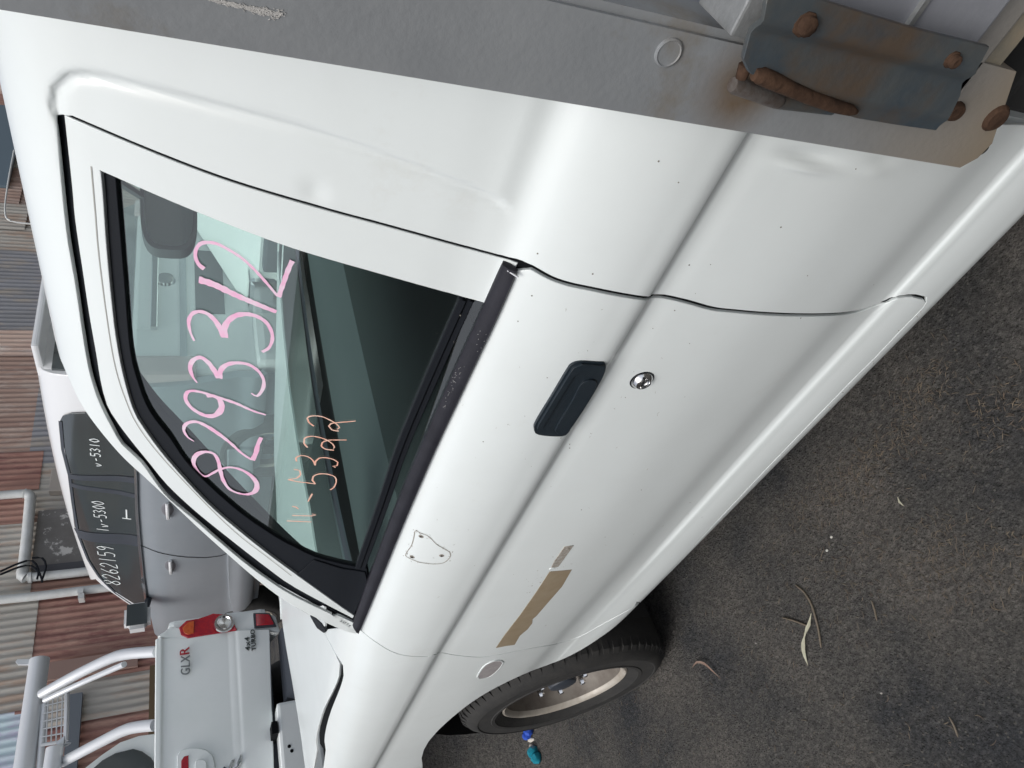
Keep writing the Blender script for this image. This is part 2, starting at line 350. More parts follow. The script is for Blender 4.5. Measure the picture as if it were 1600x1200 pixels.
# traces (photo pixels)
SEAM_R = [(806, 409), (815, 412), (831, 419), (860, 435), (889, 445), (927, 453), (967, 461), (1007, 467), (1020, 464), (1036, 464), (1073, 472), (1113, 483), (1147, 487), (1195, 491), (1252, 493), (1303, 492), (1341, 487), (1372, 476), (1404, 465), (1429, 463), (1446, 467)]
SEAM_B = [(1447, 473), (1442, 481), (1404, 520), (1369, 557), (1320, 606), (1200, 730), (1120, 815), (1060, 880), (1003, 941)]
SEAM_F = [(563, 985), (581, 999), (611, 1018), (637, 1025), (669, 1026), (686, 1020), (712, 1024), (750, 1027), (780, 1023), (836, 1012), (871, 1006), (905, 995), (940, 976), (975, 957), (1000, 943)]
FRAME_O = [(98, 184), (110, 293), (115, 347), (127, 427), (137, 493), (149, 560), (155, 597), (165, 635), (180, 660), (200, 687), (235, 730), (260, 760), (304, 801), (365, 850), (417, 890), (460, 920), (550, 968)]
PILLAR_I = [(88, 180), (93, 260), (103, 360), (117, 443), (133, 550), (144, 597), (157, 632), (175, 667), (190, 692), (220, 720), (257, 770), (302, 809), (373, 870), (417, 903), (460, 930), (552, 974)]
SEAM_T = [(97, 179), (112, 185), (240, 239), (360, 284), (500, 326), (600, 353), (720, 386), (795, 406), (806, 409)]
FRAME_I = [(153, 268), (157, 310), (163, 393), (173, 493), (180, 543), (190, 592), (205, 642), (222, 672), (260, 722), (321, 788), (369, 830), (417, 868), (462, 901), (552, 965)]
RUB_I = [(172, 277), (178, 343), (187, 443), (197, 553), (210, 605), (222, 637), (237, 662), (260, 690), (295, 738), (366, 803), (430, 847), (459, 862), (490, 877), (536, 889), (571, 895)]
REAR_I = [(153, 268), (300, 331), (450, 388), (600, 432), (755, 475)]
MOULD_LO = [(811, 420), (807, 431), (776, 502), (742, 574), (720, 621), (684, 697), (641, 795), (613, 862), (588, 924), (562, 986)]
MOULD_UP = [(785, 409), (774, 432), (759, 466), (703, 590), (651, 710), (616, 795), (572, 912), (551, 974)]
SIL = [(88, 540), (110, 592), (135, 640), (185, 703), (240, 755), (330, 840), (430, 925), (505, 968), (556, 990)]
seamR = DOORS.T(SEAM_R, 9); seamB = DOORS.T(SEAM_B, 20); seamF = DOORS.T(SEAM_F, 9)
frameO = DOORS.T(FRAME_O, 14); pillarI = DOORS.T(PILLAR_I, 14); seamT = DOORS.T(SEAM_T, 20)
frameI = DOORS.T(FRAME_I, 14); rearI = DOORS.T(REAR_I, 30)
mLo = DOORS.T(MOULD_LO, 14); mUp = DOORS.T(MOULD_UP, 14)
sil = DOORS.T(SIL, 14)
print('belt s', LT, 'silhouette', [(round(a, 2), round(b, 2)) for a, b in sil[::6]])
# embossed border round the door opening + small dents on the rear corner
EMBpx = [(818, 403), (820, 385), (812, 355), (790, 325), (755, 303), (650, 262), (480, 203), (300, 156), (190, 128), (140, 118), (108, 121), (90, 140), (86, 165)]
EMB['v0'] = LT+.005
emb = DOORS.T(EMBpx, 16)
x_, s_ = DOORS.hit((1258, 262)); DENTS += [(x_, s_, .006, .035, -.004), (x_+.012, s_, .008, .035, .0055)]
x_, s_ = DOORS.hit((1368, 268)); DENTS += [(x_, s_, .007, .02, -.0012), (x_+.015, s_, .010, .02, .0014)]
x_, s_ = DOORS.hit((492, 300)); DENTS += [(x_, s_, .012, .012, .0016)]
emb = [DOORS.hit(p) for p in [(640, 900), (640, 700), (730, 520), (790, 440)]]+emb+[DOORS.hit(p) for p in [(99, 200), (112, 320), (140, 520), (190, 665), (300, 790), (440, 900)]]
_t = DOORS.hit((500, 300)); EMB['poly'] = emb if segdist(_t[0], _t[1], emb) > 0 else emb[::-1]
ute = empty('pickup_truck', (-1.4, .85, .05), 'white single cab ute with 8293312 in pink on its side window, nearest the camera', 'utility truck')
# --- cab side
X1 = -.20; sT = sy(CABP, .36)
outer = [(X1, .0), (X1, sT), (sil[0][0]+.02, sT)]+sil
k = min(range(len(sil)), key=lambda i: sil[i][1])
inner = offcurve(pillarI, 0)[::-1]+offcurve(seamT, .0036)[1:-1]+offcurve(seamR, .0042)+offcurve(seamB, .0016)
end = inner[-1]
botx = DOORS.hit((1003, 948))[0]
side = outer+inner+[(botx-.01, 0.085), (botx-.03, 0.0)]
cab_side = panel('cab_side', side, CAB, PAINT, ute, du=.0055, dv=.005, lip=.005)
# --- door (lower skin), window frame
door_top = offcurve(mLo, -.010)
lower = offcurve(seamR, -.0036)[2:]+offcurve(seamB, -.0012)+offcurve(seamF, .0022)[::-1]
lower = [p for p in lower]+door_top[::-1][1:-1]
EMB_saved = EMB['poly']
DPAN = Surf(lambda u, v: f_cab_plain(u, v), (-1.75, -.12), (0, CT))
door = panel('door', lower, DPAN, PAINT, ute, du=.03, dv=.008, lip=.005)
DP = DPAN.off(-.0005)
frame = offcurve(frameO, 0)+[]
st_ = offcurve(seamT, -.0036)[1:]
beltr = DOORS.hit((771, 484)); 
fr_poly = frameO[::-1]+st_+[DOORS.hit((790, 440)), DOORS.hit((756, 478))]+rearI[::-1]+frameI[1:]
REC = DPAN.off(.003)
wframe = panel('window_frame', fr_poly, REC, PAINT, door, du=.02, dv=.012, lip=.006)
# rubber in the frame, black quarter piece
rubI = DOORS.T(RUB_I, 14)
panel('window_seal', frameI[:-1]+[DOORS.hit((552, 965)), DOORS.hit((574, 915)), DOORS.hit((571, 895))]+rubI[::-1], DPAN.off(.008), BLACK, door, du=.05, dv=.02, lip=.01)
panel('quarter_trim', DOORS.T([(463, 903), (490, 880), (536, 894), (569, 899), (573, 914), (552, 964), (505, 933)]), DPAN.off(.005), BLACK, door, lip=.004)
ribbon('frame_bead', DOORS.T([(140, 262), (146, 330), (152, 400), (165, 500), (178, 575), (195, 628), (214, 668), (250, 715), (311, 780), (367, 834), (420, 875), (455, 902)], 12), .0007, REC.off(-.0004), mat('bead_shade_grey', (.38, .38, .36), .7), door)  # grey line painting the shade of a small pressed lip in the frame
gl = DOORS.T([(150, 262)]+FRAME_I[1:-1]+[(572, 930), (640, 800), (740, 570), (790, 470)]+[(760, 472), (600, 428), (450, 384), (300, 327)], 0)
glass = panel('window_glass', gl, DPAN.off(.013), SIDEGLASS, door, du=.06, dv=.05, lip=0)
# --- belt moulding
def belt_prof():
    a = np.array(mLo); b = np.array(mUp); n = 50
    def rs(P):
        d = np.r_[0, np.sqrt(((P[1:]-P[:-1])**2).sum(1)).cumsum()]; t = np.linspace(0, d[-1], n)
        return np.stack([np.interp(t, d, P[:, 0]), np.interp(t, d, P[:, 1])], 1)
    A = rs(a); B = rs(b); vs = []; fs = []
    for i in range(n):
        for t, o in ((0, .002), (0.02, .007), (.35, .009), (.8, .007), (.97, .004), (1.0, -.008)):
            p = A[i]*(1-t)+B[i]*t; q = DPAN.P(p[0], p[1])+DPAN.N(p[0], p[1])*o; vs.append(q)
    for i in range(n-1):
        for j in range(5): fs.append((i*6+j, i*6+j+1, (i+1)*6+j+1, (i+1)*6+j))
    fs += [tuple(range(6)), tuple((n-1)*6+j for j in range(6))[::-1]]
    m = MB(); m.add(vs, fs, True); return m.build('belt_moulding', MOULD, door)
belt_prof()
mb = MB(); e1 = DPAN.P(*map(np.array, DOORS.hit((789, 413)))); e2 = DPAN.P(*map(np.array, DOORS.hit((806, 424))))
mb.tube([Vector(e1)+Vector((0, -.010, 0)), Vector(e2)+Vector((0, -.010, 0))], .0012, 6); mb.build('moulding_clip', CHROME, door)
ws = DOORS.T([(739, 478), (690, 585), (640, 700), (608, 790), (570, 893)], 20)
ribbon('inner_weather_strip', offcurve(ws, -.004), .003, DPAN.off(.006), BLACK, door, lip=.01)
ribbon('outer_weather_strip', offcurve(ws, -.013), .0035, DPAN.off(.003), BLACK, door, lip=.01)
# black jambs behind the gaps
JB = DPAN.off(.0048)
ribbon('door_jamb', seamR+seamB, .016, JB, GAP, ute); ribbon('door_jamb', seamF, .012, JB, GAP, ute)
mid = [tuple((np.array(a)+np.array(DOORS.hit(b)))/2) for a, b in zip(DOORS.T(PILLAR_I), FRAME_O)]
ribbon('door_jamb', seamT, .016, JB, GAP, ute)
ribbon('door_weather_seal', mid, .016, DPAN.off(.0050), BLACK, ute)
# --- fender, bonnet
seamFf = FRONT.T([p for p in SEAM_F], 9); 
ARCH = [(1000, 951), (990, 953), (952, 986), (892, 1024), (817, 1054), (761, 1082), (720, 1110), (682, 1144), (662, 1172), (660, 1200), (680, 1240)]
arch = FRONT.T(ARCH, 12)
fenderB = FRONT.T([(508, 991), (525, 1022), (536, 1040), (537, 1056), (531, 1077), (518, 1109), (510, 1136), (507, 1157), (509, 1172)], 10)
bonnetB = FRONT.T([(507, 991), (523, 1021), (530, 1037), (529, 1056), (521, 1077), (506, 1107), (497, 1136), (493, 1157), (495, 1172)], 10)
cow = FRONT.T([(508, 991), (512, 984), (540, 982), (563, 985)], 12)
xe = -3.02
fp = offcurve(seamFf, -.0022)+arch[2:]+[(xe, arch[-1][1]), (xe, fenderB[-1][1]-.03), (fenderB[-1][0]-.12, fenderB[-1][1]-.006)]+fenderB[::-1]+cow[1:-1]
fender = panel('front_fender', fp, FRONT, PAINT, ute, du=.02, dv=.009, lip=.006)
bo = bonnetB+[(-3.0, bonnetB[-1][1]-.01), (-3.06, FT*.93), (-3.10, FT-.002), (-1.62, FT-.002), (-1.60, (FT+LT)/2), (-1.66, bonnetB[0][1]+.04)]
bonnet = panel('bonnet', bo, FRONT, PAINT, ute, du=.03, dv=.015, lip=.006)
gapm = FRONT.T([(509, 991), (525, 1021), (534, 1038), (533, 1056), (526, 1077), (512, 1108), (503, 1136), (500, 1157), (502, 1172)], 8)
ribbon('bonnet_gap', gapm, .022, FRONT.off(.0062), GAP, ute)
wedge = FRONT.T([(486, 962), (494, 966), (503, 974), (510, 985), (507, 988), (497, 981)])
panel('cowl_grommet', wedge, FRONT.off(-.003), BLACK, ute, lip=.004)
def mirrored(o, y=1.70):
    c = o.copy(); C.objects.link(c); c.scale = (1, -1, 1); c.location = (o.location.x, y-o.location.y-2*.85*0, o.location.z)
    return c
def mirror_to_far(o, par):
    c = o.copy(); C.objects.link(c); c.parent = par; c.scale = (1, -1, 1)
    loc = Vector(o.location); acc = Vector((0, 0, 0)); q = par
    while q is not None: acc += q.location; q = q.parent
    c.location = (-acc.x, 1.70-acc.y, -acc.z)
    return c
for o in (cab_side, fender): mirror_to_far(o, ute)
fb = bonnet.copy(); C.objects.link(fb); fb.parent = ute; fb.scale = (1, -1, 1); fb.location = (1.4, 1.70-.85, -.05)
d2 = door.copy(); C.objects.link(d2); d2.parent = ute; d2.scale = (1, -1, 1); d2.location = (1.4, 1.70-.85, -.05)
for o in (wframe, glass):
    c = o.copy(); C.objects.link(c); c.parent = d2; c.location = (0, 0, 0)
# --- windscreen + roof: ruled sheets from near curve to far curve
def cross_sheet(name, near, bulge, matl, n=16, up=(-1, 0, 0)):
    vs = []; fs = []; m = len(near)
    for i, p in enumerate(near):
        p = np.array(p); q = p.copy(); q[1] = 1.70-p[1]
        for j in range(n+1):
            t = j/n; r = p*(1-t)+q*t; r = r+np.array(up)*bulge(i/(m-1))*math.sin(math.pi*t)**.8; vs.append(r)
    fs = [(i*(n+1)+j, i*(n+1)+j+1, (i+1)*(n+1)+j+1, (i+1)*(n+1)+j) for i in range(m-1) for j in range(n)]
    mb = MB(); mb.add(vs, fs, True); return mb.build(name, matl, ute)
S3 = [DPAN.P(*map(np.array, p)) for p in sil]
rs_ = DPAN.P(np.array(X1), np.array(sT)); rf = DPAN.P(np.array(sil[0][0]+.02), np.array(sT))
roofn = [rs_+(rf-rs_)*t for t in np.linspace(0, 1, 8)]
cross_sheet('roof', roofn, lambda t: .016, PAINT, up=(0, 0, 1))
hd = [rf]+S3
nears = [np.array(p)+np.array([.012, .03, -.012]) for p in hd]
hdr = [nears[0], nears[0]+np.array([-.075, 0, -.022])]
cross_sheet('roof_header', hdr, lambda t: .02, PAINT, up=(-.5, 0, .5))
wsn = [hdr[1]+(nears[-1]+np.array([-.03, 0, -.02])-hdr[1])*t for t in np.linspace(0, 1, 12)]
# follow the pillar rather than a straight line
wsn = [hdr[1]*(1-t)+t*nears[min(len(nears)-1, int(1+t*(len(nears)-2)))] for t in [i/11 for i in range(12)]]
pl = np.array(nears[1:]); dd = np.r_[0, np.sqrt(((pl[1:]-pl[:-1])**2).sum(1)).cumsum()]
wsn = [np.array([np.interp(t, dd, pl[:, k]) for k in range(3)]) for t in np.linspace(0.02, dd[-1], 14)]
wscr = cross_sheet('windscreen', wsn, lambda t: .06+.08*t, SCREEN)
cross_sheet('cowl_panel', [wsn[-1]+np.array([.03, 0, -.005]), wsn[-1]+np.array([-.09, -.02, -.015])], lambda t: .13, BLACKPL)
# sheet behind pillar so it has a back
mb = MB()
pil_in = [np.array(p) for p in S3]
mb.tube([p+np.array([.045, .045, -.03]) for p in pil_in], .028, 8)
pin = mb.build('pillar_trim', TRIM, ute)
mirror_to_far(pin, ute)
mb = MB(); mb.tube([p+np.array([.02, .03, -.006]) for p in pil_in[:]], .011, 8); o = mb.build('windscreen_rubber', BLACK, ute); mirror_to_far(o, ute)
# --- interior and underbody
mb = MB(); mb.box((-.225, .06, .45), (-.205, 1.64, 1.20)); mb.box((-.245, .20, 1.50), (-.225, 1.50, 1.64)); mb.build('cab_rear_wall', PAINT, ute)
mb = MB(); mb.box((-.24, .12, .45), (-.226, 1.58, 1.22)); mb.build('rear_lining', TRIM, ute)
mb = MB(); mb.prism([(-.24, .18, 1.21), (-.24, 1.52, 1.21), (-.24, 1.46, 1.51), (-.24, .24, 1.51)], (.006, 0, 0)); mb.build('rear_window', SCREEN, ute)
mb = MB(); mb.box((-1.55, .07, .44), (-.22, 1.63, .50)); mb.build('cab_floor', UNDER, ute)
mb = MB(); mb.box((-1.62, .075, .40), (-1.50, 1.62, 1.13)); mb.build('firewall', UNDER, ute)
mb = MB(); mb.box((-2.95, .42, .35), (-1.62, 1.28, 1.02)); mb.build('engine_bay', UNDER, ute)
mb = MB(); mb.box((-1.60, .30, .33), (-.2, 1.40, .43)); mb.box((-.2, .35, .38), (2.3, .45, .55)); mb.box((-.2, 1.25, .38), (2.3, 1.35, .55)); mb.build('chassis', UNDER, ute)
def arch_liner(sgn, y0, y1):
    vs = []; n = 20
    for i in range(n+1):
        a = math.radians(-15+210*i/n)
        for y in (y0, y1): vs.append((-2.18+math.cos(a)*.47, y, .42+math.sin(a)*.46))
    mb = MB(); mb.add(vs, [(2*i, 2*i+1, 2*i+3, 2*i+2) for i in range(n)], True)
    return mb.build('wheel_arch_liner', UNDER, ute)
arch_liner(1, .055, .42); arch_liner(1, 1.28, 1.645)
mb = MB(); mb.box((-2.75, .40, .3), (-1.6, .43, 1.0)); mb.build('inner_guard', UNDER, ute)
mb = MB(); mb.box((-1.48, .07, .47), (-.30, .085, 1.13), .004); o = mb.build('door_lining', TRIM, door)
mb = MB(); mb.box((-1.48, 1.615, .47), (-.30, 1.63, 1.13), .004); mb.build('far_door_lining', TRIM, ute)
# dash: lofted section along y
def loft_y(name, sec, y0, y1, matl, n=14, bow=0.):
    vs = []; m = len(sec)
    for j in range(n+1):
        y = y0+(y1-y0)*j/n; b = bow*math.sin(math.pi*j/n)
        for (x, z) in sec: vs.append((x-b, y, z))
    fs = [(j*m+i, j*m+(i+1) % m, (j+1)*m+(i+1) % m, (j+1)*m+i) for j in range(n) for i in range(m)]
    fs += [tuple(range(m)), tuple(n*m+i for i in range(m))[::-1]]
    mb = MB(); mb.add(vs, fs, True); return mb.build(name, matl, ute)
loft_y('dashboard', [(-1.62, 1.10), (-1.45, 1.145), (-1.22, 1.15), (-1.14, 1.13), (-1.10, 1.06), (-1.12, .95), (-1.2, .82), (-1.3, .75), (-1.6, .75)], .10, 1.60, DASH, bow=.03)
loft_y('instrument_hood', [(-1.30, 1.14), (-1.22, 1.20), (-1.10, 1.205), (-1.07, 1.17), (-1.09, 1.05), (-1.2, 1.02)], 1.02, 1.46, DASH)
mb = MB(); c0 = Vector((-.93, 1.23, 1.10)); ax = Vector((.82, 0, .57)).normalized(); a_ = Vector((0, 1, 0)); b_ = ax.cross(a_)
mb.tube([c0+a_*math.cos(t)*.19+b_*math.sin(t)*.19 for t in np.linspace(0, 2*math.pi, 40)], .014, 8, cap=False)
for t in (-.3, math.pi+.3, -math.pi/2): mb.tube([c0, c0+a_*math.cos(t)*.19+b_*math.sin(t)*.19], .016, 6)
mb.lathe([(0, .02), (.05, .02), (.065, .0), (.05, -.03)], c0, ax, 16); mb.tube([c0, c0-ax*.3], .03, 8); mb.build('steering_wheel', BLACK, ute)
def seat(y):
    a = MB(); a.box((-.95, y-.24, .66), (-.42, y+.24, .82), .05); a.build('seat_cushion', SEAT, ute, True)
    a = MB(); bm = bmesh.new(); bmesh.ops.create_cube(bm, size=1); bmesh.ops.bevel(bm, geom=bm.edges[:], offset=.12, segments=3, affect='EDGES')
    for v in bm.verts: v.co = Vector((-.38+v.co.x*.13+v.co.z*.12, y+v.co.y*.46, 1.03+v.co.z*.5))
    a.addbm(bm, True); a.build('seat_back', SEAT, ute)
    a = MB(); bm = bmesh.new(); bmesh.ops.create_cube(bm, size=1); bmesh.ops.bevel(bm, geom=bm.edges[:], offset=.2, segments=3, affect='EDGES')
    for v in bm.verts: v.co = Vector((-.33+v.co.x*.09, y+v.co.y*.26, 1.37+v.co.z*.15))
    a.addbm(bm, True); a.build('headrest', SEAT, ute)
seat(.45); seat(1.25)
# interior mirror
mb = MB(); rp = []
for k in range(40):
    a = 2*math.pi*k/40; cy = math.copysign(abs(math.cos(a))**.45, math.cos(a))*.125; cz = math.copysign(abs(math.sin(a))**.5, math.sin(a))*(.052+.006*math.cos(a)); rp.append((-.985+cy*.25, .80+cy, 1.515+cz))
mb.prism(rp, (.022, 0, 0)); mb.prism([(x-.012, .80+(y-.80)*.85, 1.515+(z-1.515)*.8) for x, y, z in rp], (.012, 0, 0))
mb.tube([(-.985, .80, 1.54), (-.93, .80, 1.61)], .008, 6); im_ = mb.build('interior_mirror', TRIM, ute)
mb = MB(); mb.prism([(x+.0225, .80+(y-.80)*.92, 1.515+(z-1.515)*.86) for x, y, z in rp], (.002, 0, 0)); mb.build('mirror_glass', CHROME, im_)
mb = MB(); mb.box((-.80, .30, 1.628), (-.24, 1.40, 1.634)); mb.build('headliner', LINER, ute)
HS = None
# --- door furniture
def loc_frame(px, S=DPAN):
    u, v = DOORS.hit(px); p = S.P(np.array(u), np.array(v)); n = S.N(np.array(u), np.array(v)); return Vector(p), Vector(n)
def decal(name, px, matl, parent, h=.0012, S=DPAN, step=0, lip=.002, closed=True):
    pts = cat(px, step, True) if step else px
    return panel(name, [S.hit(p) for p in pts] if S is FRONT or S is HS else DOORS.T(pts), S.off(-h), matl, parent, du=.02, dv=.012, lip=lip, edge=.0006)
hpx = [(944, 566), (941, 563), (925, 562), (905, 562), (892, 567), (884, 578), (862, 615), (838, 655), (834, 667), (841, 676), (878, 678), (889, 668), (905, 645), (922, 618), (938, 590), (944, 575)]
HS = Surf(lambda u, v: np.stack([u+0*v, -.0075+0*u+0*v, v+0*u], -1), (-1.0, -.3), (.85, 1.15))
decal('handle_surround', hpx, HANDLE, door, h=.004, lip=.016, step=3, S=HS)
hp2 = [(925, 589), (914, 590), (905, 597), (892, 622), (872, 655), (866, 668), (870, 672), (884, 672), (894, 655), (912, 628), (924, 608), (929, 594)]
decal('handle_paddle', hp2, HANDLE, door, h=.0065, lip=.006, step=3, S=HS)
hp3 = [(943, 566), (906, 564), (894, 569), (887, 579), (864, 617), (840, 657), (838, 664), (843, 665), (848, 657), (870, 620), (892, 584), (900, 577), (912, 573), (938, 573)]
decal('handle_lip', hp3, HANDLE, door, h=.0075, lip=.006, step=0, S=HS)
p, n = loc_frame((1003, 594)); mb = MB(); mb.lathe([(0.0, .0010), (.0042, .0010), (.0046, .0042), (.0085, .0042), (.0090, .0068), (.0105, .0075), (.0150, .0028), (.0158, -.001)], p, n, 32); mb.build('door_lock', CHROME, door)
mb = MB(); mb.lathe([(.0152, -.001), (.0152, .0012), (.0170, .0010), (.0176, -.001)], p, n, 32); mb.build('lock_gasket', BLACK, door)
mb = MB(); mb.lathe([(0, .0052), (.0006, .0052), (.0042, .0052), (.0048, .004)], p, n, 20)
a_ = Vector((1, 0, 0)); mb.build('lock_barrel', mat('lock_steel', (.3, .3, .3), .35, metal=.9), door)
mb = MB(); mb.prism([p+n*.0055+a_*-.0028+Vector((0, 0, -.0006)), p+n*.0055+a_*.0028+Vector((0, 0, -.0006)), p+n*.0055+a_*.0028+Vector((0, 0, .0006)), p+n*.0055+a_*-.0028+Vector((0, 0, .0006))], n*.0004); mb.build('keyhole', BLACK, door)
# mirror mount scar with three holes
scar = [(649, 829), (656, 832), (670, 838), (682, 850), (694, 857), (703, 863), (704, 868), (700, 874), (693, 879), (680, 881), (668, 880), (655, 878), (640, 872), (634, 868), (636, 862), (643, 852), (647, 838)]
sc2 = cat(scar, 3, True)
ribbon('mount_outline', DOORS.T(sc2+[sc2[0]]), .0007, DPAN.off(-.0006), SCUFF, door)
for q in ((658, 838), (644, 870), (690, 868)):
    p, n = loc_frame(q); mb = MB(); mb.lathe([(0, .0004), (.0016, .0006), (.0030, .0012), (.0044, .0004)], p, n, 16); mb.build('mount_hole', SCUFF, door)
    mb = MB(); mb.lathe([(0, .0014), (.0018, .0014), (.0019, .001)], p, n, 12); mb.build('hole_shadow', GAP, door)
decal('adhesive_patch', [(893, 890), (878, 916), (857, 940), (838, 962), (832, 967), (831, 974), (824, 983), (812, 993), (804, 1007), (790, 1009), (775, 1012), (790, 990), (812, 962), (838, 925), (859, 893), (872, 892)], TAPE, door, h=.0008, lip=.001)
decal('badge_residue', [(882, 854), (896, 852), (890, 860), (872, 885), (861, 887), (866, 877)], SCUFF, door, h=.0012, lip=.0016)
for q, r in (((862, 888), .0060), ((887, 857), .0034)):
    p, n = loc_frame(q); mb = MB(); mb.lathe([(.0012, .002), (r*.8, .002), (r, .0008)], p, n, 16); mb.build('badge_stud', SCUFF if r < .004 else PAINT, door)
ind = [(783, 1032), (786, 1035), (780, 1044), (773, 1051), (766, 1056), (758, 1059), (748, 1060), (746, 1057), (750, 1049), (757, 1040), (765, 1035), (774, 1032)]
decal('indicator_hole', ind, mat('indicator_hole_grey', (.28, .26, .26), .7, var=(.36, .34, .34), vscale=60), ute, h=.0010, S=FRONT, lip=.001)
i2 = cat(ind, 3, True); ribbon('indicator_rim', [FRONT.hit(q) for q in i2+[i2[0]]], .0011, FRONT.off(-.002), PAINT, ute, lip=.002)
# chips and specks in the paint
rr = random.Random(3); mb = MB(); chips = [(831, 462), (926, 428), (1054, 485), (1020, 513), (170, 107), (697, 268), (1029, 252), (1060, 285), (755, 540), (918, 548), (755, 690), (855, 590), (977, 621), (1070, 620), (890, 700), (1220, 355), (1486, 427), (820, 650), (1251, 497), (1337, 264), (1365, 445)]
for _ in range(26): chips.append((rr.uniform(620, 1350), rr.uniform(380, 900)))
for q in chips:
    if q[0] > 1340+(470-q[1])*1.0 and q[1] > 420: continue
    p, n = loc_frame(q); r = rr.uniform(.0003, .0009); mb.lathe([(0, .0006), (r, .0005), (r*1.2, .0)], p, n, 7)
mb.build('paint_chips', mat('stone_chip', (.18, .17, .15), .8), ute)['kind'] = 'stuff'
mb = MB(); rg = random.Random(9)
def tick(q, L, r, S=DPAN, lift=.0004, ang=None):
    u, v = DOORS.hit(q); p = Vector(S.P(np.array(u), np.array(v)))+Vector(S.N(np.array(u), np.array(v)))*lift; a = rg.uniform(0, 3.14) if ang is None else ang
    d = Vector((math.cos(a), 0, math.sin(a)))*L; mb.tube([p-d, p+d*.2, p+d], [r*.3, r, r*.3], 5, cap=False)
for i in range(46): q = scar[rg.randrange(len(scar))]; tick((q[0]+rg.gauss(0, 2.2), q[1]+rg.gauss(0, 2.2)), rg.uniform(.0006, .0028), rg.uniform(.0002, .0005))
for i in range(40): t_ = rg.random(); tick((893-70*t_+rg.gauss(0, 3), 872+50*t_+rg.gauss(0, 12)), rg.uniform(.0005, .002), rg.uniform(.0002, .0004))
for i in range(60): tick((rg.uniform(640, 1100), rg.uniform(480, 980)), rg.uniform(.0004, .003), .0002)
for i in range(30): t_ = rg.random(); tick((1446-440*t_+rg.gauss(0, 2), 478+462*t_+rg.gauss(0, 2)), rg.uniform(.0005, .0025), rg.uniform(.0003, .0006))
mb.build('grime_marks', mat('grime', (.30, .27, .23), .8), door)['kind'] = 'stuff'
mb = MB()
for i in range(34): t_ = rg.random(); tick((724-32*t_+rg.gauss(0, 3), 560+72*t_+rg.gauss(0, 3)), rg.uniform(.0003, .0012), rg.uniform(.0002, .0004), DPAN.off(-.0092))
for i in range(12): tick((770-20*rg.random(), 505+50*rg.random()), .0006, .0003, DPAN.off(-.0092))
mb.build('paint_flecks', mat('fleck', (.62, .62, .6), .7), door)['kind'] = 'stuff'
# --- handwriting on the glass
GS = DPAN.off(.0115)
def stroke(mb, px, wpx, closed=False):
    pts = cat(px, 4); uv = [GS.hit(p) if False else DOORS.hit(p) for p in pts]
    L = []
    for i, (u, v) in enumerate(uv):
        P = GS.P(np.array(u), np.array(v)); L.append(Vector(P))
    n = len(L); ws_ = wpx if isinstance(wpx, list) else [wpx]*2
    vs = []
    for i, p in enumerate(L):
        t = (L[min(i+1, n-1)]-L[max(i-1, 0)]).normalized(); nn = Vector(GS.N(np.array(uv[i][0]), np.array(uv[i][1])))
        a = t.cross(nn).normalized(); k = i/(n-1)*(len(ws_)-1); j = int(min(k, len(ws_)-2)); wd = (ws_[j]*(1-(k-j))+ws_[j+1]*(k-j))
        wd *= (1+.16*noise.noise(Vector((i*.45, pts[0][0], 0)))+.10*math.sin(i*1.9)); wd *= (p-Vector(CAM)).length/F*.5
        vs += [p-a*wd, p+a*wd]
    mb.add(vs, [(2*i, 2*i+1, 2*i+3, 2*i+2) for i in range(n-1)], True)
def tr(o, s, pts): return [(o[0]+a*s, o[1]+b*s) for a, b in pts]
A_ = ((280, 380), 1/6); B_ = ((260, 560), .2); O_ = ((430, 640), 1/6)
digits = [
 (A_, [(200, 300), (150, 260), (118, 195), (120, 120), (160, 65), (230, 50), (330, 68), (450, 130), (560, 200), (640, 270), (720, 350), (810, 450), (895, 550)], [7, 5, 6, 5, 5, 5, 4]),
 (A_, [(910, 565), (950, 450), (1000, 310), (1040, 225)], [7, 7, 7]),
 (A_, [(150, 400), (300, 450), (500, 545), (700, 630), (890, 705)], [12, 12, 10, 9, 7]),
 (A_, [(108, 975), (70, 890), (55, 790), (90, 720), (160, 700), (240, 725), (310, 790), (360, 870), (398, 945)], [3, 5, 6, 8, 10]),
 (A_, [(400, 945), (395, 860), (430, 790), (500, 740), (600, 725), (700, 745), (790, 800), (840, 880), (852, 960), (820, 1040), (755, 1080)], [9, 9, 8, 6, 5, 5]),
 (B_, [(215, 240), (178, 190), (158, 120), (180, 65), (240, 42), (300, 80), (350, 145), (388, 205)], [2, 6, 7, 8, 9]),
 (B_, [(388, 205), (400, 145), (440, 103), (520, 85), (620, 98), (700, 150), (742, 220), (735, 290), (690, 345), (645, 322)], [9, 7, 6, 6, 5, 5, 3]),
 (B_, [(760, 492), (650, 457), (520, 400), (400, 360), (280, 322), (190, 303), (138, 312), (122, 360), (155, 420), (220, 470), (300, 500), (370, 488), (410, 435), (395, 375), (350, 345), (290, 345)], [3, 5, 6, 5, 5, 6, 8, 9, 5]),
 (B_, [(192, 697), (140, 662), (110, 605), (130, 560), (200, 543), (280, 572), (380, 635), (480, 710), (570, 790), (650, 842)], [2, 5, 7, 7, 5, 4]),
 (B_, [(655, 845), (682, 790), (700, 720), (725, 668)], [7, 7, 5]),
 (B_, [(400, 920), (385, 850), (350, 795), (280, 778), (215, 800), (188, 850), (215, 920), (280, 970), (340, 945), (400, 915), (480, 900), (570, 920), (650, 970), (692, 1030), (680, 1085), (620, 1110), (540, 1100), (470, 1065), (425, 1000), (400, 920)], [6, 5, 7, 4, 4, 4, 6, 8, 4, 5, 6]),
]
for (o, s), pts, w_ in digits:
    mb = MB(); stroke(mb, tr(o, s, pts), w_); mb.build('pink_pen_stroke', PINK, door)
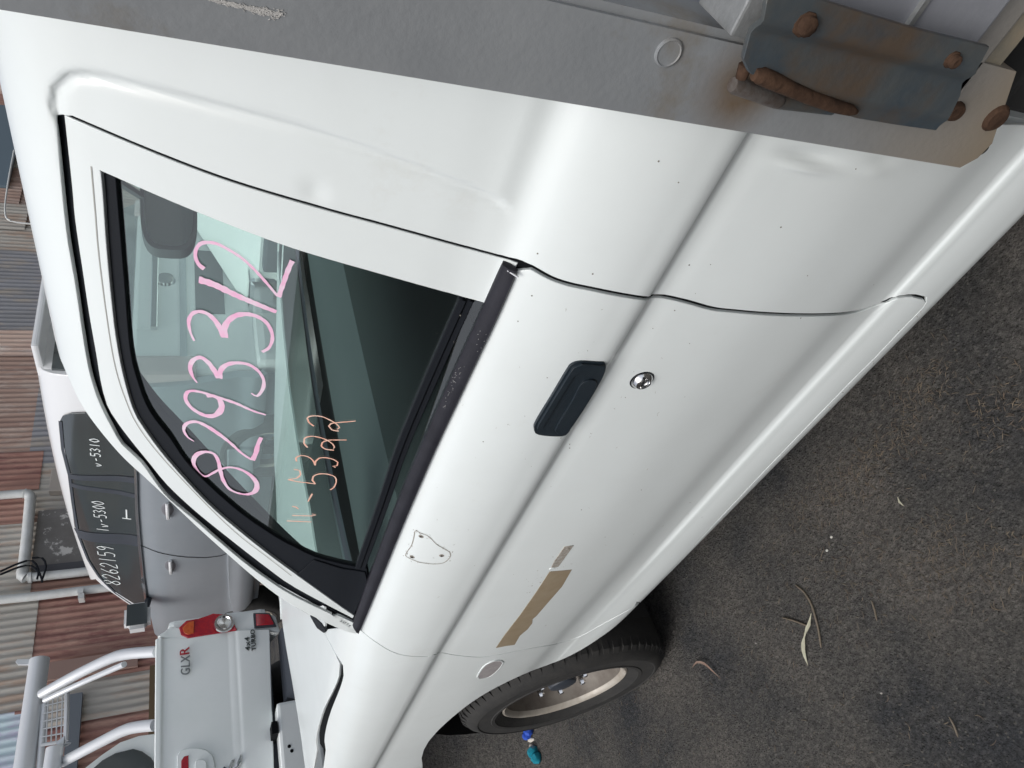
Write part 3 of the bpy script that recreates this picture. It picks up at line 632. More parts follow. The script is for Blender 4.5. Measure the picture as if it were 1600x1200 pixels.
orange = [
 [(350, 215), (300, 180), (285, 140), (330, 120), (420, 125), (500, 158), (560, 193), (592, 230), (570, 245)],
 [(587, 262), (520, 250), (490, 215), (510, 192), (570, 182), (650, 176), (745, 168)],
 [(290, 415), (255, 375), (260, 330), (320, 310), (400, 320), (470, 345), (530, 385), (545, 412), (535, 425)],
 [(540, 440), (460, 430), (420, 400), (430, 368), (490, 347), (580, 345), (660, 345)],
 [(185, 545), (178, 515), (225, 490), (290, 500), (340, 535), (360, 582)], [(360, 582), (365, 545), (400, 515), (460, 510), (530, 525), (577, 555), (570, 585), (530, 592), (555, 602)],
 [(160, 620), (215, 630), (225, 665), (190, 700), (105, 715)], [(105, 715), (200, 735), (290, 745), (365, 757)], [(365, 757), (335, 720), (345, 685), (400, 662), (480, 665), (550, 690), (562, 740), (538, 790), (505, 812)],
 [(335, 848), (295, 920)], [(145, 966), (180, 970), (205, 990)], [(145, 1050), (250, 1052), (330, 1054), (370, 1045), (335, 1035)], [(95, 1100), (200, 1105), (330, 1110)]]
for pts in orange:
    mb = MB(); stroke(mb, tr(*O_, pts), [2.6, 2.4, 2.0]); mb.build('orange_pen_stroke', ORANGE, door)
# ------------------------------------------------------------------ front wheel
WC = Vector((-2.19, .0, .40)); WR = .347
def wheel(c, R, rr_, yo, side, parent, lugs=True, n=64):
    """side=-1: outer face towards -y ; yo: y of the outer rim edge"""
    w_ = .20; s = side; t = MB(); b = R-rr_
    prof = [(rr_-.012, .012), (rr_+.004, .0), (rr_+.012, -.010), (rr_+b*.20, -.017), (rr_+b*.22, -.0205), (rr_+b*.30, -.022), (rr_+b*.32, -.0195), (rr_+b*.62, -.0195), (rr_+b*.64, -.022), (rr_+b*.68, -.021), (rr_+b*.85, -.008), (R-.006, .016), (R, .035), (R, w_-.035), (R-.006, w_-.016), (rr_+b*.5, w_+.02), (rr_, w_)]
    t.lathe(prof, (c.x, yo, c.z), (0, -s, 0), n)
    ty = t.build('tyre', TYRE, parent)
    if lugs:
        g = MB(); k = 60
        for i in range(k):
            a = 2*math.pi*i/k; ca, sa = math.cos(a), math.sin(a)
            for r0, r1, o0, o1 in ((R-.020, R+.0005, -.010, .040),):
                vs = []
                for da in (-.030, .030):
                    for (r, o) in ((r0, o0+.004), (r1-.005, o0+.018), (r1, o1), (r0, o1)):
                        vs.append((c.x+r*math.cos(a+da), yo-s*o, c.z+r*math.sin(a+da)))
                g.add(vs, [(0, 1, 2, 3), (4, 7, 6, 5), (0, 4, 5, 1), (1, 5, 6, 2), (2, 6, 7, 3), (3, 7, 4, 0)])
        go = g.build('tread_lugs', TYRE, parent)
    m = MB()
    m.lathe([(rr_-.012, .02), (rr_-.002, .006), (rr_, .0), (rr_-.006, -.003), (rr_-.014, .002), (rr_-.018, .014)], (c.x, yo, c.z), (0, -s, 0), n)
    m.build('rim_flange', RIM, parent); m = MB()
    m.lathe([(rr_-.018, .014), (rr_-.022, .045), (rr_-.035, .075), (rr_*.62, .085), (rr_*.50, .062), (rr_*.40, .052), (rr_*.30, .050), (rr_*.28, .07), (0, .07)], (c.x, yo, c.z), (0, -s, 0), n)
    m.build('rim', RIMD, parent)
    m = MB(); m.lathe([(.050, .06), (.049, .030), (.044, .022), (.03, .018), (0, .017)], (c.x, yo, c.z), (0, -s, 0), 20); m.build('hub_cap', BLACKPL, parent)
    for i in range(6):
        a = 2*math.pi*i/6+.3; q = Vector((c.x+.083*math.cos(a), yo, c.z+.083*math.sin(a)))
        m = MB(); m.lathe([(.011, .055), (.011, .024), (.007, .018), (0, .018)], q, (0, -s, 0), 6); m.build('wheel_nut', CHROME, parent)
    for i in range(8 if lugs else 0):
        a = 2*math.pi*(i+.5)/8; q = Vector((c.x+rr_*.56*math.cos(a), yo, c.z+rr_*.56*math.sin(a))); m = MB(); m.lathe([(0, .062), (.014, .062), (.015, .08)], q, (0, -s, 0), 12); m.build('rim_slot', GAP, parent)
fw1 = MB(); fw1.box((-2.23, .10, .36), (-2.15, .4, .44)); wheelpart = fw1.build('front_wheel', UNDER, ute)
wheel(WC, WR, .212, .018, -1, wheelpart)
fw2 = MB(); fw2.box((-2.23, 1.3, .36), (-2.15, 1.6, .44)); wp2 = fw2.build('front_wheel', UNDER, ute)
wheel(WC, WR, .212, 1.695, 1, wp2, lugs=False, n=32)
for yy, sd in ((.02, -1), (1.68, 1)):
    f3 = MB(); f3.box((1.0, .8 if sd > 0 else .2, .36), (1.08, 1.5 if sd > 0 else .9, .44)); w3 = f3.build('rear_wheel', UNDER, ute)
    wheel(Vector((1.04, 0, .40)), WR, .212, yy, sd, w3, lugs=False, n=32)
# ------------------------------------------------------------------ tray of the ute
YP = -.085
def PY(px, y=YP): return Vector(on_y(px, y))
topP = [PY((0, 15)), PY((1500, 262)), PY((1537, 232)), PY((1548, 170)), PY((1180, 75))]
xl = PY((0, 15)).x; xr = PY((1008, 36)).x; zb = PY((1500, 262)).z; print('post', xl, xr, zb, PY((1537, 232)), PY((1548, 170)))
mb = MB()
mb.prism([(xl, YP, zb), (xl+.012, YP, zb-.012), (xl+.028, YP, zb-.014), (xr+.028, YP, zb+.03), (xr+.028, YP, zb+.10), (xr, YP, zb+.12), (xr, YP, 2.05), (xl, YP, 2.05)], (0, .05, 0))
post = mb.build('headboard_post', POSTM, ute)
mb = MB(); mb.box((xr-.001, YP+.004, zb+.12), (xr+.006, YP+.046, 2.05)); mb.build('post_flange', POSTM, post)
p = PY((1044, 82)); mb = MB(); mb.lathe([(0, .0012), (.0082, .0012), (.0090, .0020), (.0102, .0014), (.0106, -.001)], p, (0, -1, 0), 28); mb.build('hole_plug', POSTM, post)
# paint scrape near the top of the post
mb = MB(); rr = random.Random(5)
for i in range(420):
    t = rr.random()**.8; c = np.array([318+118*t, -4+28*t])+np.array([rr.gauss(0, 3+3*t), rr.gauss(0, .8+3.2*t*t)])
    q = PY(c, YP-.0003); L = rr.uniform(.0003, .0014); d = Vector((-.17, 0, -.98))*L+Vector((rr.gauss(0, .0003), 0, 0))
    mb.tube([q-d, q+d], [.00012, .0003], 4, cap=False)
mb.build('paint_scrape', mat('scraped_alloy', (.50, .49, .47), .6), post)['kind'] = 'stuff'
# headboard: stacked boards running across the truck, seen on their tray side
XB = xr-.004
z0 = .86; k = 0
while z0 < 1.9:
    mb = MB(); mb.box((XB-.012, YP+.05, z0), (XB, 1.74, z0+.070)); mb.box((XB-.012, YP+.05, z0+.0700), (XB+.006, 1.74, z0+.0742)); mb.build('headboard_board', ALU if k == 5 else GATE, ute); z0 += .076; k += 1
mb = MB(); mb.box((xl+.002, YP+.05, 1.95), (xr, 1.74, 2.05)); mb.build('headboard_top_rail', POSTM, ute)
mb = MB(); mb.box((xl, 1.735, zb), (xr, 1.785, 2.05)); mb.build('headboard_post', POSTM, ute)
# side gate
YG = -.115
zt = 1.136; zg = PY((1545, 75), YG).z; xg = PY((1165, 60), YG).x
print('gate', zt, zg, xg)
gx = -.126
mb = MB(); mb.box((gx, YG+.010, zg), (2.3, YG+.045, zt), .003); gate = mb.build('side_gate', GATE, ute)
zr = PY((1432, 45), YG).z
mb = MB(); mb.box((gx+.002, YG+.006, zr-.0022), (2.3, YG+.0105, zr+.0022)); mb.build('gate_rib', ALU, gate)
mb = MB(); mb.box((gx-.006, YG-.001, 1.136), (2.3, YG+.048, 1.158), .002); mb.box((gx-.0065, YG+.003, 1.139), (gx-.006, YG+.04, 1.155)); mb.build('gate_cap', ALU, gate)
# tray rail below the gate and timber packer
mb = MB(); za = PY((1560, 120), YG).z; mb.box((xr-.01, YG+.03, zg-.05), (2.3, 1.8, zg-.004), .003); mb.build('coaming_rail', POSTM, ute)
mb = MB(); mb.box((xr+.01, YG+.035, zg-.075), (2.3, YG+.06, zg-.051)); mb.build('under_rail', MUDDY, ute)
mb = MB(); mb.box((xr, YP+.05, zg-.10), (2.3, 1.76, zg-.052)); mb.build('tray_floor', ALU, ute)
# latch plate: pressed channel, bulging
pl_px = [(1200, 0), (1180, 45), (1163, 92), (1172, 112), (1205, 135), (1240, 152), (1340, 184), (1400, 194), (1463, 203), (1480, 188), (1500, 150), (1525, 112), (1545, 75), (1429, 47), (1340, 20), (1260, -5)]
def f_plate(u, v):      # u=x, v=z ; gentle two-step pressing
    t = np.clip((u-PX0)/(PX1-PX0), 0, 1)
    y = YG-.006-.004*smooth01(t/.12)-.012*smooth01((t-.36)/.14)+.003*smooth01((t-.85)/.15)
    return np.stack([u+0*v, y+0*v, v+0*u], -1)
PX0 = PY((1465, 203), YG-.01).x; PX1 = -.06
PL = Surf(f_plate, (-.25, .05), (.6, 1.3))
PL.N0 = PL.N
pl_uv = PL.T(pl_px)
latch = panel('latch_plate', pl_uv, PL, PLATE, gate, du=.004, dv=.02, lip=.004, edge=.0008)
def on_plate(px): u, v = PL.hit(px); return Vector(PL.P(np.array(u), np.array(v))), Vector(PL.N(np.array(u), np.array(v)))
for q, r in (((1258, 38), .0066), ((1487, 93), .0050)):
    p, n = on_plate(q); mb = MB(); mb.lathe([(r*1.25, -.001), (r*1.2, .001), (r, .0015), (r*.95, .005), (r*.6, .0062), (0, .0058)], p, n, 9); mb.build('latch_bolt', RUSTY, gate, False)
# worn edge of the plate
# pin, lug and lever
def pts3(px, y): return [PY(q, y) for q in px]
mb = MB(); a, b = PY((1144, 132), YP-.012), PY((1218, 158), YP-.012); mb.tube([a, a+(b-a)*.06, a+(b-a)*.94, b], [.0052, .0062, .0062, .0055], 16); mb.build('latch_pin', mat('worn_pin', (.20, .19, .18), .5, metal=.5, var=(.09, .06, .045), vscale=60, bump=.0008, bscale=150), gate)
mb = MB(); a, b = PY((1218, 158), YP-.010), PY((1300, 172), YP-.008); mb.tube([a, b], [.0060, .004], 12); mb.build('hinge_tube', PLATE, gate)
mb = MB(); mb.tube(pts3([(1158, 122), (1163, 106), (1178, 100), (1205, 102), (1235, 110)], YP-.028), [.004, .0052, .0055, .005, .004], 10); mb.build('latch_lug', RUSTY, gate)
mb = MB(); lv = pts3([(1178, 116), (1187, 117), (1205, 125), (1235, 139), (1270, 154), (1305, 166), (1328, 172), (1338, 175)], YP-.040)
mb.tube(lv, [.0042, .0060, .0062, .0054, .0050, .0048, .0042, .002], 14); mb.build('latch_lever', RUSTY, gate)
# bushes and bolts below the post
for q, r, dy, nm in (((1497, 178), .0085, -.006, 'mount_bolt'), ((1560, 188), .0125, -.004, 'rubber_bush'), ((1536, 234), .0075, .01, 'lower_bolt')):
    p = PY(q, YP+dy); mb = MB(); mb.lathe([(r, .03), (r, .003), (r*.8, .0), (0, -.001)], p, (0, -1, 0) if False else (0, 1, 0), 18); mb.build(nm, RUSTY if nm != 'lower_bolt' else BLACK, post)
mb = MB(); p = PY((1592, 160), YP+.06); mb.box((p.x-.01, p.y, p.z-.05), (p.x+.2, p.y+.04, p.z+.02), .004); mb.build('mudguard_stay', UNDER, ute)
# ------------------------------------------------------------------ ground
GZ = .055
def gh(x, y):
    a = float(smooth01((-3.15-x)/1.0)*.42); b = float(smooth01((y-1.85)/.65)*.62*(.5+.5*smooth01((-3.0-x)/.5)))
    return GZ+max(a, b)
def ground():
    xs = sorted(set([-60, -30, -18, -12]+[round(-9.4+.2*i, 3) for i in range(30)]+[round(-3.4+.02*i, 3) for i in range(196)]+[.6, .8, 1.2, 2, 4, 8, 15, 30, 60]))
    ys = sorted(set([-60, -30, -15, -8, -5, -4, -3.2]+[round(-2.6+.02*i, 3) for i in range(150)]+[round(.4+.15*i, 3) for i in range(22)]+[4, 5, 6, 8, 10, 12, 15, 20, 30, 60]))
    vs = []; 
    for x in xs:
        for y in ys:
            z = gh(x, y)
            z += .006*noise.noise(Vector((x*3, y*3, 0)))+.003*noise.noise(Vector((x*14, y*14, 3)))
            vs.append((x, y, z))
    m = len(ys); fs = [(i*m+j, (i+1)*m+j, (i+1)*m+j+1, i*m+j+1) for i in range(len(xs)-1) for j in range(m-1)]
    me = bpy.data.meshes.new('ground'); me.from_pydata(vs, [], fs); me.polygons.foreach_set('use_smooth', [True]*len(fs)); return me
G = bpy.data.materials.new('asphalt_dirt'); G.use_nodes = True; t = G.node_tree; b = t.nodes['Principled BSDF']; b.inputs['Roughness'].default_value = .93; b.inputs['Specular IOR Level'].default_value = .25
tc = t.nodes.new('ShaderNodeTexCoord')
def nz(sc, det=6, ro=.65):
    n = t.nodes.new('ShaderNodeTexNoise'); n.inputs['Scale'].default_value = sc; n.inputs['Detail'].default_value = det; n.inputs['Roughness'].default_value = ro; t.links.new(tc.outputs['Object'], n.inputs['Vector']); return n
def ramp(src, els):
    r = t.nodes.new('ShaderNodeValToRGB')
    while len(r.color_ramp.elements) < len(els): r.color_ramp.elements.new(.5)
    for e, (p_, c_) in zip(r.color_ramp.elements, els): e.position = p_; e.color = (*c_, 1)
    t.links.new(src, r.inputs[0]); return r
def mixc(fac, a, b_, mode='MIX'):
    mx = t.nodes.new('ShaderNodeMix'); mx.data_type = 'RGBA'; mx.blend_type = mode
    for i_, s_ in ((0, fac), (6, a), (7, b_)):
        if hasattr(s_, 'links') or hasattr(s_, 'is_output'): t.links.new(s_, mx.inputs[i_])
        elif i_ == 0: mx.inputs[0].default_value = s_
        else: mx.inputs[i_].default_value = (*s_, 1)
    return mx.outputs[2]
big = ramp(nz(2.2, 5).outputs['Fac'], [(.36, (.060, .063, .069)), (.50, (.116, .112, .106)), (.64, (.166, .154, .140))])
fine = ramp(nz(75, 9, .85).outputs['Fac'], [(.36, (.12, .12, .12)), (.5, (.48, .48, .48)), (.63, (.90, .89, .87))])
col = mixc(.85, big.outputs[0], fine.outputs[0], 'OVERLAY')
vo = t.nodes.new('ShaderNodeTexVoronoi'); vo.inputs['Scale'].default_value = 120; t.links.new(tc.outputs['Object'], vo.inputs['Vector'])
vr = ramp(vo.outputs['Color'], [(.0, (0, 0, 0)), (.74, (0, 0, 0)), (.80, (1, 1, 1))])
vd = ramp(vo.outputs['Distance'], [(.22, (1, 1, 1)), (.42, (0, 0, 0))])
spk = mixc(1., vr.outputs[0], vd.outputs[0], 'MULTIPLY')
col = mixc(spk, col, (.17, .165, .15))
t.links.new(col, b.inputs['Base Color'])
bp = t.nodes.new('ShaderNodeBump'); bp.inputs['Strength'].default_value = 1.; bp.inputs['Distance'].default_value = .026; n1 = nz(60, 9, .8)
ma = t.nodes.new('ShaderNodeMath'); ma.operation = 'MULTIPLY_ADD'; t.links.new(vd.outputs[0], ma.inputs[0]); ma.inputs[1].default_value = .18; t.links.new(n1.outputs['Fac'], ma.inputs[2])
t.links.new(ma.outputs[0], bp.inputs['Height']); t.links.new(bp.outputs[0], b.inputs['Normal'])
go = link('ground', ground(), G); tag(go, kind='structure')
# stones and litter
def stones():
    rr = random.Random(11); mb = MB()
    for i in range(9000):
        x = rr.uniform(-3.2, .1); y = rr.uniform(-1.5, .1)
        r = rr.choice([.0012, .0016, .002, .0028, .004])*rr.uniform(.7, 1.3); z = gh(x, y)+.006*noise.noise(Vector((x*3, y*3, 0)))+.003*noise.noise(Vector((x*14, y*14, 3)))
        vs = [(x+r*rr.uniform(.7, 1.3), y, z), (x, y+r*rr.uniform(.7, 1.3), z), (x-r*rr.uniform(.7, 1.3), y, z), (x, y-r, z), (x+r*.2, y+r*.2, z+r*rr.uniform(.5, 1.0))]
        mb.add(vs, [(0, 1, 4), (1, 2, 4), (2, 3, 4), (3, 0, 4)], False, rr.choice([0, 0, 0, 0, 1, 1, 2]))
    return mb
o = stones().build('loose_gravel', [mat('gravel_dark', (.07, .066, .06), .9), mat('gravel_mid', (.13, .12, .105), .9), mat('gravel_pale', (.30, .28, .25), .9)])
tag(o, 'fine loose gravel scattered over the dark ground', 'gravel', kind='stuff')
LEAFM = mat('dry_leaf', (.17, .14, .10), .8, var=(.10, .07, .05), vscale=60)
rr = random.Random(21); mb = MB()
for i in range(1800):
    x = rr.uniform(-3.0, .1); y = rr.uniform(-1.4, .1)
    cl = noise.noise(Vector((x*2.3, y*2.3, 8)))
    if cl < -.05 and rr.random() < .7: continue
    a = rr.uniform(0, 6.28); L = rr.uniform(.005, .022); z = gh(x, y)+.006*noise.noise(Vector((x*3, y*3, 0)))+.003
    c = rr.uniform(-.3, .3); P_ = []
    for k in range(4):
        tt = (k/3-.5)*L; P_.append((x+math.cos(a+c*k)*tt, y+math.sin(a+c*k)*tt, z+.0012))
    mb.tube(P_, [.0004, rr.uniform(.0006, .0014), rr.uniform(.0006, .0012), .0003], 4, cap=False, mi=rr.choice([0, 0, 1]))
for (qx, qy, nn, sg) in ((1400, 690, 150, .07), (1440, 605, 120, .05), (1330, 745, 130, .06), (1565, 640, 120, .06), (1385, 905, 120, .10), (1250, 800, 80, .06), (1300, 860, 90, .12), (1490, 860, 120, .08), (1560, 900, 90, .06)):
    c_ = on_z((qx, qy), GZ)
    for i in range(nn):
        x = c_[0]+rr.gauss(0, sg); y = c_[1]+rr.gauss(0, sg*.6); a = rr.uniform(0, 6.28); L = rr.uniform(.006, .020); z = gh(x, y)+.006*noise.noise(Vector((x*3, y*3, 0)))+.003*noise.noise(Vector((x*14, y*14, 3)))+.002
        mb.tube([(x-math.cos(a)*L/2, y-math.sin(a)*L/2, z), (x, y, z+.001), (x+math.cos(a+.3)*L/2, y+math.sin(a+.3)*L/2, z)], [.0004, rr.uniform(.0006, .0011), .0003], 4, cap=False, mi=rr.choice([0, 1, 1]))
o = mb.build('dry_plant_litter', [LEAFM, mat('straw', (.26, .21, .14), .8)]); tag(o, 'dry needles and straw bits over the dark ground', 'litter', kind='stuff')
def gp(px, h=0.0):
    z = GZ
    for _ in range(4):
        P_ = on_z(px, z+h); z = gh(P_[0], P_[1])+.006*noise.noise(Vector((P_[0]*3, P_[1]*3, 0)))
    return Vector(on_z(px, z+h))
def flat_strip(mb, px, wds, h=.004, thick=.0006, arch_=0.):
    L = [gp(p, h) for p in cat(px, 6)]; n = len(L); vs = []
    for i, p in enumerate(L):
        t_ = (L[min(i+1, n-1)]-L[max(i-1, 0)]); t_.z = 0; t_.normalize(); a = Vector((-t_.y, t_.x, 0)); k = i/(n-1)*(len(wds)-1); j = int(min(k, len(wds)-2)); w_ = wds[j]*(1-(k-j))+wds[j+1]*(k-j)
        q = p+Vector((0, 0, arch_*math.sin(math.pi*i/(n-1))))
        vs += [q-a*w_+Vector((0, 0, .001)), q, q+a*w_+Vector((0, 0, .0015)), q-Vector((0, 0, thick))]
    fs = []
    for i in range(n-1):
        for j in range(4): fs.append((4*i+j, 4*i+(j+1) % 4, 4*i+4+(j+1) % 4, 4*i+4+j))
    mb.add(vs, fs, True)
def single(name, px, wds, matl, label, cat_, h=.004, arch_=.003, group=None):
    mb = MB(); flat_strip(mb, px, wds, h, arch_=arch_); o = mb.build(name, matl); return tag(o, label, cat_, group)
PALE = mat('pale_dry_leaf', (.44, .43, .33), .7, var=(.33, .32, .24), vscale=80)
TWIG = mat('brown_twig', (.10, .085, .06), .8, var=(.16, .13, .10), vscale=60)
single('leaf', [(1268, 958), (1266, 975), (1263, 982), (1259, 1000), (1258, 1018), (1263, 1040)], [.001, .006, .002, .007, .006, .0008], PALE, 'long pale dry leaf lying against a curved twig on the ground', 'leaf', arch_=.006)
def rod(name, px, r, matl, label, cat_, h=.005):
    mb = MB(); L = [gp(p, h) for p in cat(px, 6)]; mb.tube(L, [r*.6]+[r]*(len(L)-2)+[r*.5], 8); return tag(mb.build(name, matl), label, cat_)
rod('twig', [(1243, 914), (1257, 926), (1268, 945), (1274, 965), (1279, 985), (1283, 1012)], .0028, TWIG, 'long curved brown twig beside the pale dry leaf', 'twig')
rod('twig', [(1222, 965), (1238, 969), (1262, 978)], .0026, TWIG, 'short straight twig touching the pale dry leaf', 'twig')
rod('twig', [(1362, 939), (1367, 955), (1370, 970)], .0024, TWIG, 'short reddish twig alone right of the pale dry leaf', 'twig')
rod('twig', [(1483, 1120), (1491, 1135), (1497, 1152)], .0022, TWIG, 'thin bent twig near the lower right corner', 'twig')
single('leaf', [(1082, 1043), (1092, 1034), (1105, 1036), (1116, 1047), (1126, 1060)], [.0008, .003, .0045, .003, .0008], mat('reddish_leaf', (.20, .13, .10), .7, var=(.26, .19, .15), vscale=50), 'curved reddish dry leaf near the front tyre', 'leaf', arch_=.010)
single('leaf', [(1403, 776), (1407, 784), (1412, 790)], [.001, .003, .001], PALE, 'tiny pale leaf sliver on dark ground below the sill', 'leaf')
for q, lb in (((1299, 839), 'small white pebble on the dark ground under the door'), ((1292, 860), 'tiny pale stone just below the white pebble'), ((1377, 1083), 'grey pebble low in the middle of the ground'), ((1181, 1005), 'small grey pebble left of the dry leaf')):
    p = gp(q, .002); mb = MB(); bm = bmesh.new(); bmesh.ops.create_icosphere(bm, subdivisions=2, radius=1); r = .0038 if 'white' in lb else .003
    for v in bm.verts: v.co = Vector((p.x+v.co.x*r*1.2, p.y+v.co.y*r*.9, p.z+v.co.z*r*.6))*1.0
    mb.addbm(bm, True); tag(mb.build('pebble', mat('pebble', (.5, .49, .45) if 'white' in lb else (.27, .26, .24), .8)), lb, 'pebble')
# blue wrapper and cord by the tyre
BL = mat('blue_plastic', (.03, .09, .50), .35); TE = mat('teal_plastic', (.01, .22, .30), .35); WH = mat('dirty_white_cord', (.55, .52, .46), .8)
wr = empty('wrapper', gp((828, 1160)), 'torn blue and teal wrapper with white cord beside the tyre', 'wrapper')
def blob(name, px0, px1, r, matl, par, h=.012):
    a, b_ = gp(px0, h), gp(px1, h); mb = MB(); n = 7; pts_ = [a+(b_-a)*i/(n-1)+Vector((0, 0, .004*math.sin(i*1.7))) for i in range(n)]
    mb.tube(pts_, [r*.4, r, r*1.2, r*.8, r*1.1, r*.9, r*.3], 8); return mb.build(name, matl, par)
blob('blue_strip', (827, 1137), (822, 1154), .020, BL, wr, .03); blob('teal_strip', (830, 1168), (843, 1191), .026, TE, wr, .02)
blob('white_strip', (819, 1157), (834, 1155), .012, WH, wr); blob('cord', (825, 1164), (834, 1166), .010, WH, wr); blob('cord', (803, 1146), (811, 1155), .007, WH, wr); blob('cord', (812, 1160), (818, 1170), .012, WH, wr)
blob('dark_strip', (814, 1162), (816, 1200), .004, TWIG, wr, .004); blob('cord', (820, 1168), (826, 1186), .010, WH, wr)
# ------------------------------------------------------------------ white ute ahead (tailgate view)
XT = -3.75
tu = empty('pickup_truck', (-5.4, .4, .46), 'white dual cab ute seen from behind with chrome sports bar and red tail lamp', 'utility truck')
def f_tail(u, v):     # u=y, v=z
    d = .015*np.sin((v-1.2)*9)+0*u
    e = .03*smooth01((u-YR+.10)/.10)**2
    return np.stack([XT+d*.0-.0*u-.03*smooth01((1.12-v)/.12)+.012*smooth01((v-1.62)/.02)-.004*np.exp(-((v-1.305)/.012)**2)+.007*smooth01((1.34-v)/.04), u+0*v, v+0*u], -1)
YR = on_x((247, 998), XT)[1]
TG = Surf(f_tail, (-.6, 1.6), (.6, 1.9))
tail = panel('tailgate', [TG.hit(p) for p in [(245, 999), (268, 997), (293, 998), (330, 992), (369, 986), (420, 984), (424, 1128), (427, 1250), (243, 1250)]], TG, PAINT2, tu, du=.05, dv=.012, lip=.03, edge=.006)
def tpan(name, px, matl, d=0., lip=.02, edge=.002, par=None, step=0):
    pts_ = cat(px, step, True) if step else px
    return panel(name, [TG.hit(p) for p in pts_], TG.off(-d), matl, par or tu, du=.05, dv=.02, lip=lip, edge=edge)
tpan('tub_corner', [(248, 994), (267, 980), (281, 982), (285, 993), (294, 996), (268, 995)], PAINT2, lip=.3, edge=.004)
tpan('tub_side', [(369, 984), (362, 965), (353, 958), (375, 955), (413, 956), (431, 963), (438, 985), (420, 982), (395, 983)], PAINT2, d=-.01, lip=.5, edge=.004)
lamp = tpan('tail_lamp', [(281, 981), (292, 971), (310, 968), (322, 964), (333, 960), (348, 961), (361, 967), (369, 984), (345, 988), (318, 992), (294, 996), (284, 992)], REDLENS, d=.006, lip=.12, edge=.004)
tpan('indicator_lens', [(286, 982), (294, 974), (303, 972), (302, 990), (294, 992), (288, 990)], AMBER, d=.012, lip=.008, par=lamp)
p = Vector(on_x((350, 974), XT+.02)); mb = MB(); mb.lathe([(0, .0), (.028, .002), (.034, .010), (.044, .010), (.048, 0)], p, (1, 0, 0), 24); mb.build('reversing_lamp', CHROME, lamp)
tpan('rear_reflector_surround', [(396, 959), (421, 959), (431, 979), (398, 981)], BLACKPL, d=.006, lip=.01); tpan('rear_reflector', [(400, 961), (420, 962), (427, 976), (401, 978)], REDLENS, d=.014, lip=.006)
def seg(mb, lo_px, hi_px, x0, x1, bev=.008):
    a = on_x(lo_px, x1); b_ = on_x(hi_px, x1); mb.box((x0, min(a[1], b_[1]), min(a[2], b_[2])), (x1, max(a[1], b_[1]), max(a[2], b_[2])), bev)
mb = MB(); a = on_x((428, 983), XT); b_ = on_x((470, 1090), XT+.1)
mb.prism([(XT-.05, a[1]-.02, a[2]-.02), (XT+.05, a[1]-.02, a[2]-.03), (XT+.12, a[1]-.06, a[2]-.06), (XT+.13, a[1]-.06, b_[2]-.02), (XT-.05, a[1]-.02, b_[2]-.02)], (0, b_[1]-a[1]+.05, 0)); mb.build('bumper_corner', BLACKPL, tu)
mb = MB(); ya = b_[1]; mb.box((XT-.03, -.35, on_x((428, 1100), XT+.1)[2]-.20), (XT+.11, ya-.005, on_x((428, 1100), XT+.1)[2]-.01), .015); bump = mb.build('rear_bumper', PAINT2, tu)
zbm = on_x((428, 1100), XT+.1)[2]
mb = MB(); mb.box((XT-.02, -.35, zbm-.34), (XT+.09, ya-.02, zbm-.215), .01); mb.build('bumper_apron', PAINT2, tu)
for q in ((452, 1166), (456, 1173)):
    p = Vector(on_x(q, XT+.111)); mb = MB(); mb.lathe([(0, .001), (.007, .001), (.008, -.001)], p, (1, 0, 0), 12); mb.build('bumper_bolt_hole', GAP, bump)
mb = MB(); seg(mb, (424, 1128), (435, 1145), XT-.05, XT+.115, 0); mb.build('number_plate_lamp', GAP, bump)
tpan('handle_bezel', [(278, 1182), (283, 1175), (295, 1171), (310, 1171), (322, 1174), (331, 1182), (334, 1195), (333, 1215), (330, 1228), (290, 1230), (278, 1215)], PAINT2, d=.012, lip=.012, edge=.004, par=tail)
tpan('handle_emblem_band', [(284, 1190), (288, 1184), (294, 1182), (294, 1215), (284, 1215)], REDLENS, d=.016, lip=.004, par=tail)
tpan('tailgate_lever', [(306, 1193), (310, 1190), (318, 1190), (322, 1194), (322, 1215), (306, 1215)], PAINT2, d=.024, lip=.012, par=tail)
for pol, m_ in (([(376, 1180), (372, 1190), (364, 1205), (366, 1206), (376, 1194), (377, 1186)], CHROME), ([(362, 1189), (366, 1187), (358, 1206), (354, 1207)], CHROME), ([(350, 1199), (358, 1204), (352, 1215), (344, 1212)], BLACKPL)):
    tpan('emblem_blade', pol, m_, d=.010, lip=.008, par=tail)
def text_on_tail(txt, px_a, h, matl, shear=0, sx=1.2):
    cu = bpy.data.curves.new('t', 'FONT'); cu.body = txt; cu.size = h; cu.extrude = .003; cu.shear = shear; cu.space_character = 1.1; cu.offset = h*.004
    o = bpy.data.objects.new('t', cu); C.objects.link(o); bpy.context.view_layer.update()
    me = bpy.data.meshes.new_from_object(o.evaluated_get(bpy.context.evaluated_depsgraph_get())); bpy.data.objects.remove(o)
    p = on_x(px_a, XT+.012)
    for v in me.vertices: x, y, z = v.co; v.co = (p[0]+z, p[1]+x*sx, p[2]+y)
    return me
link('badge_letters', text_on_tail('GLX', (297, 1054), .058, CHROME, .1, .80), mat('badge_grey', (.20, .22, .23), .3, metal=.6), tail)
link('badge_letter_red', text_on_tail('R', (296, 1023), .062, REDLENS, .0, 1.05), REDLENS, tail)
link('badge_letters', text_on_tail('4x4', (391, 1016), .034, CHROME, .0, 1.3), mat('badge_dark', (.05, .065, .065), .4), tail)
link('badge_letters', text_on_tail('TURBO', (400, 1016), .030, CHROME, .0, 1.05), mat('badge_dark2', (.04, .05, .05), .4), tail)
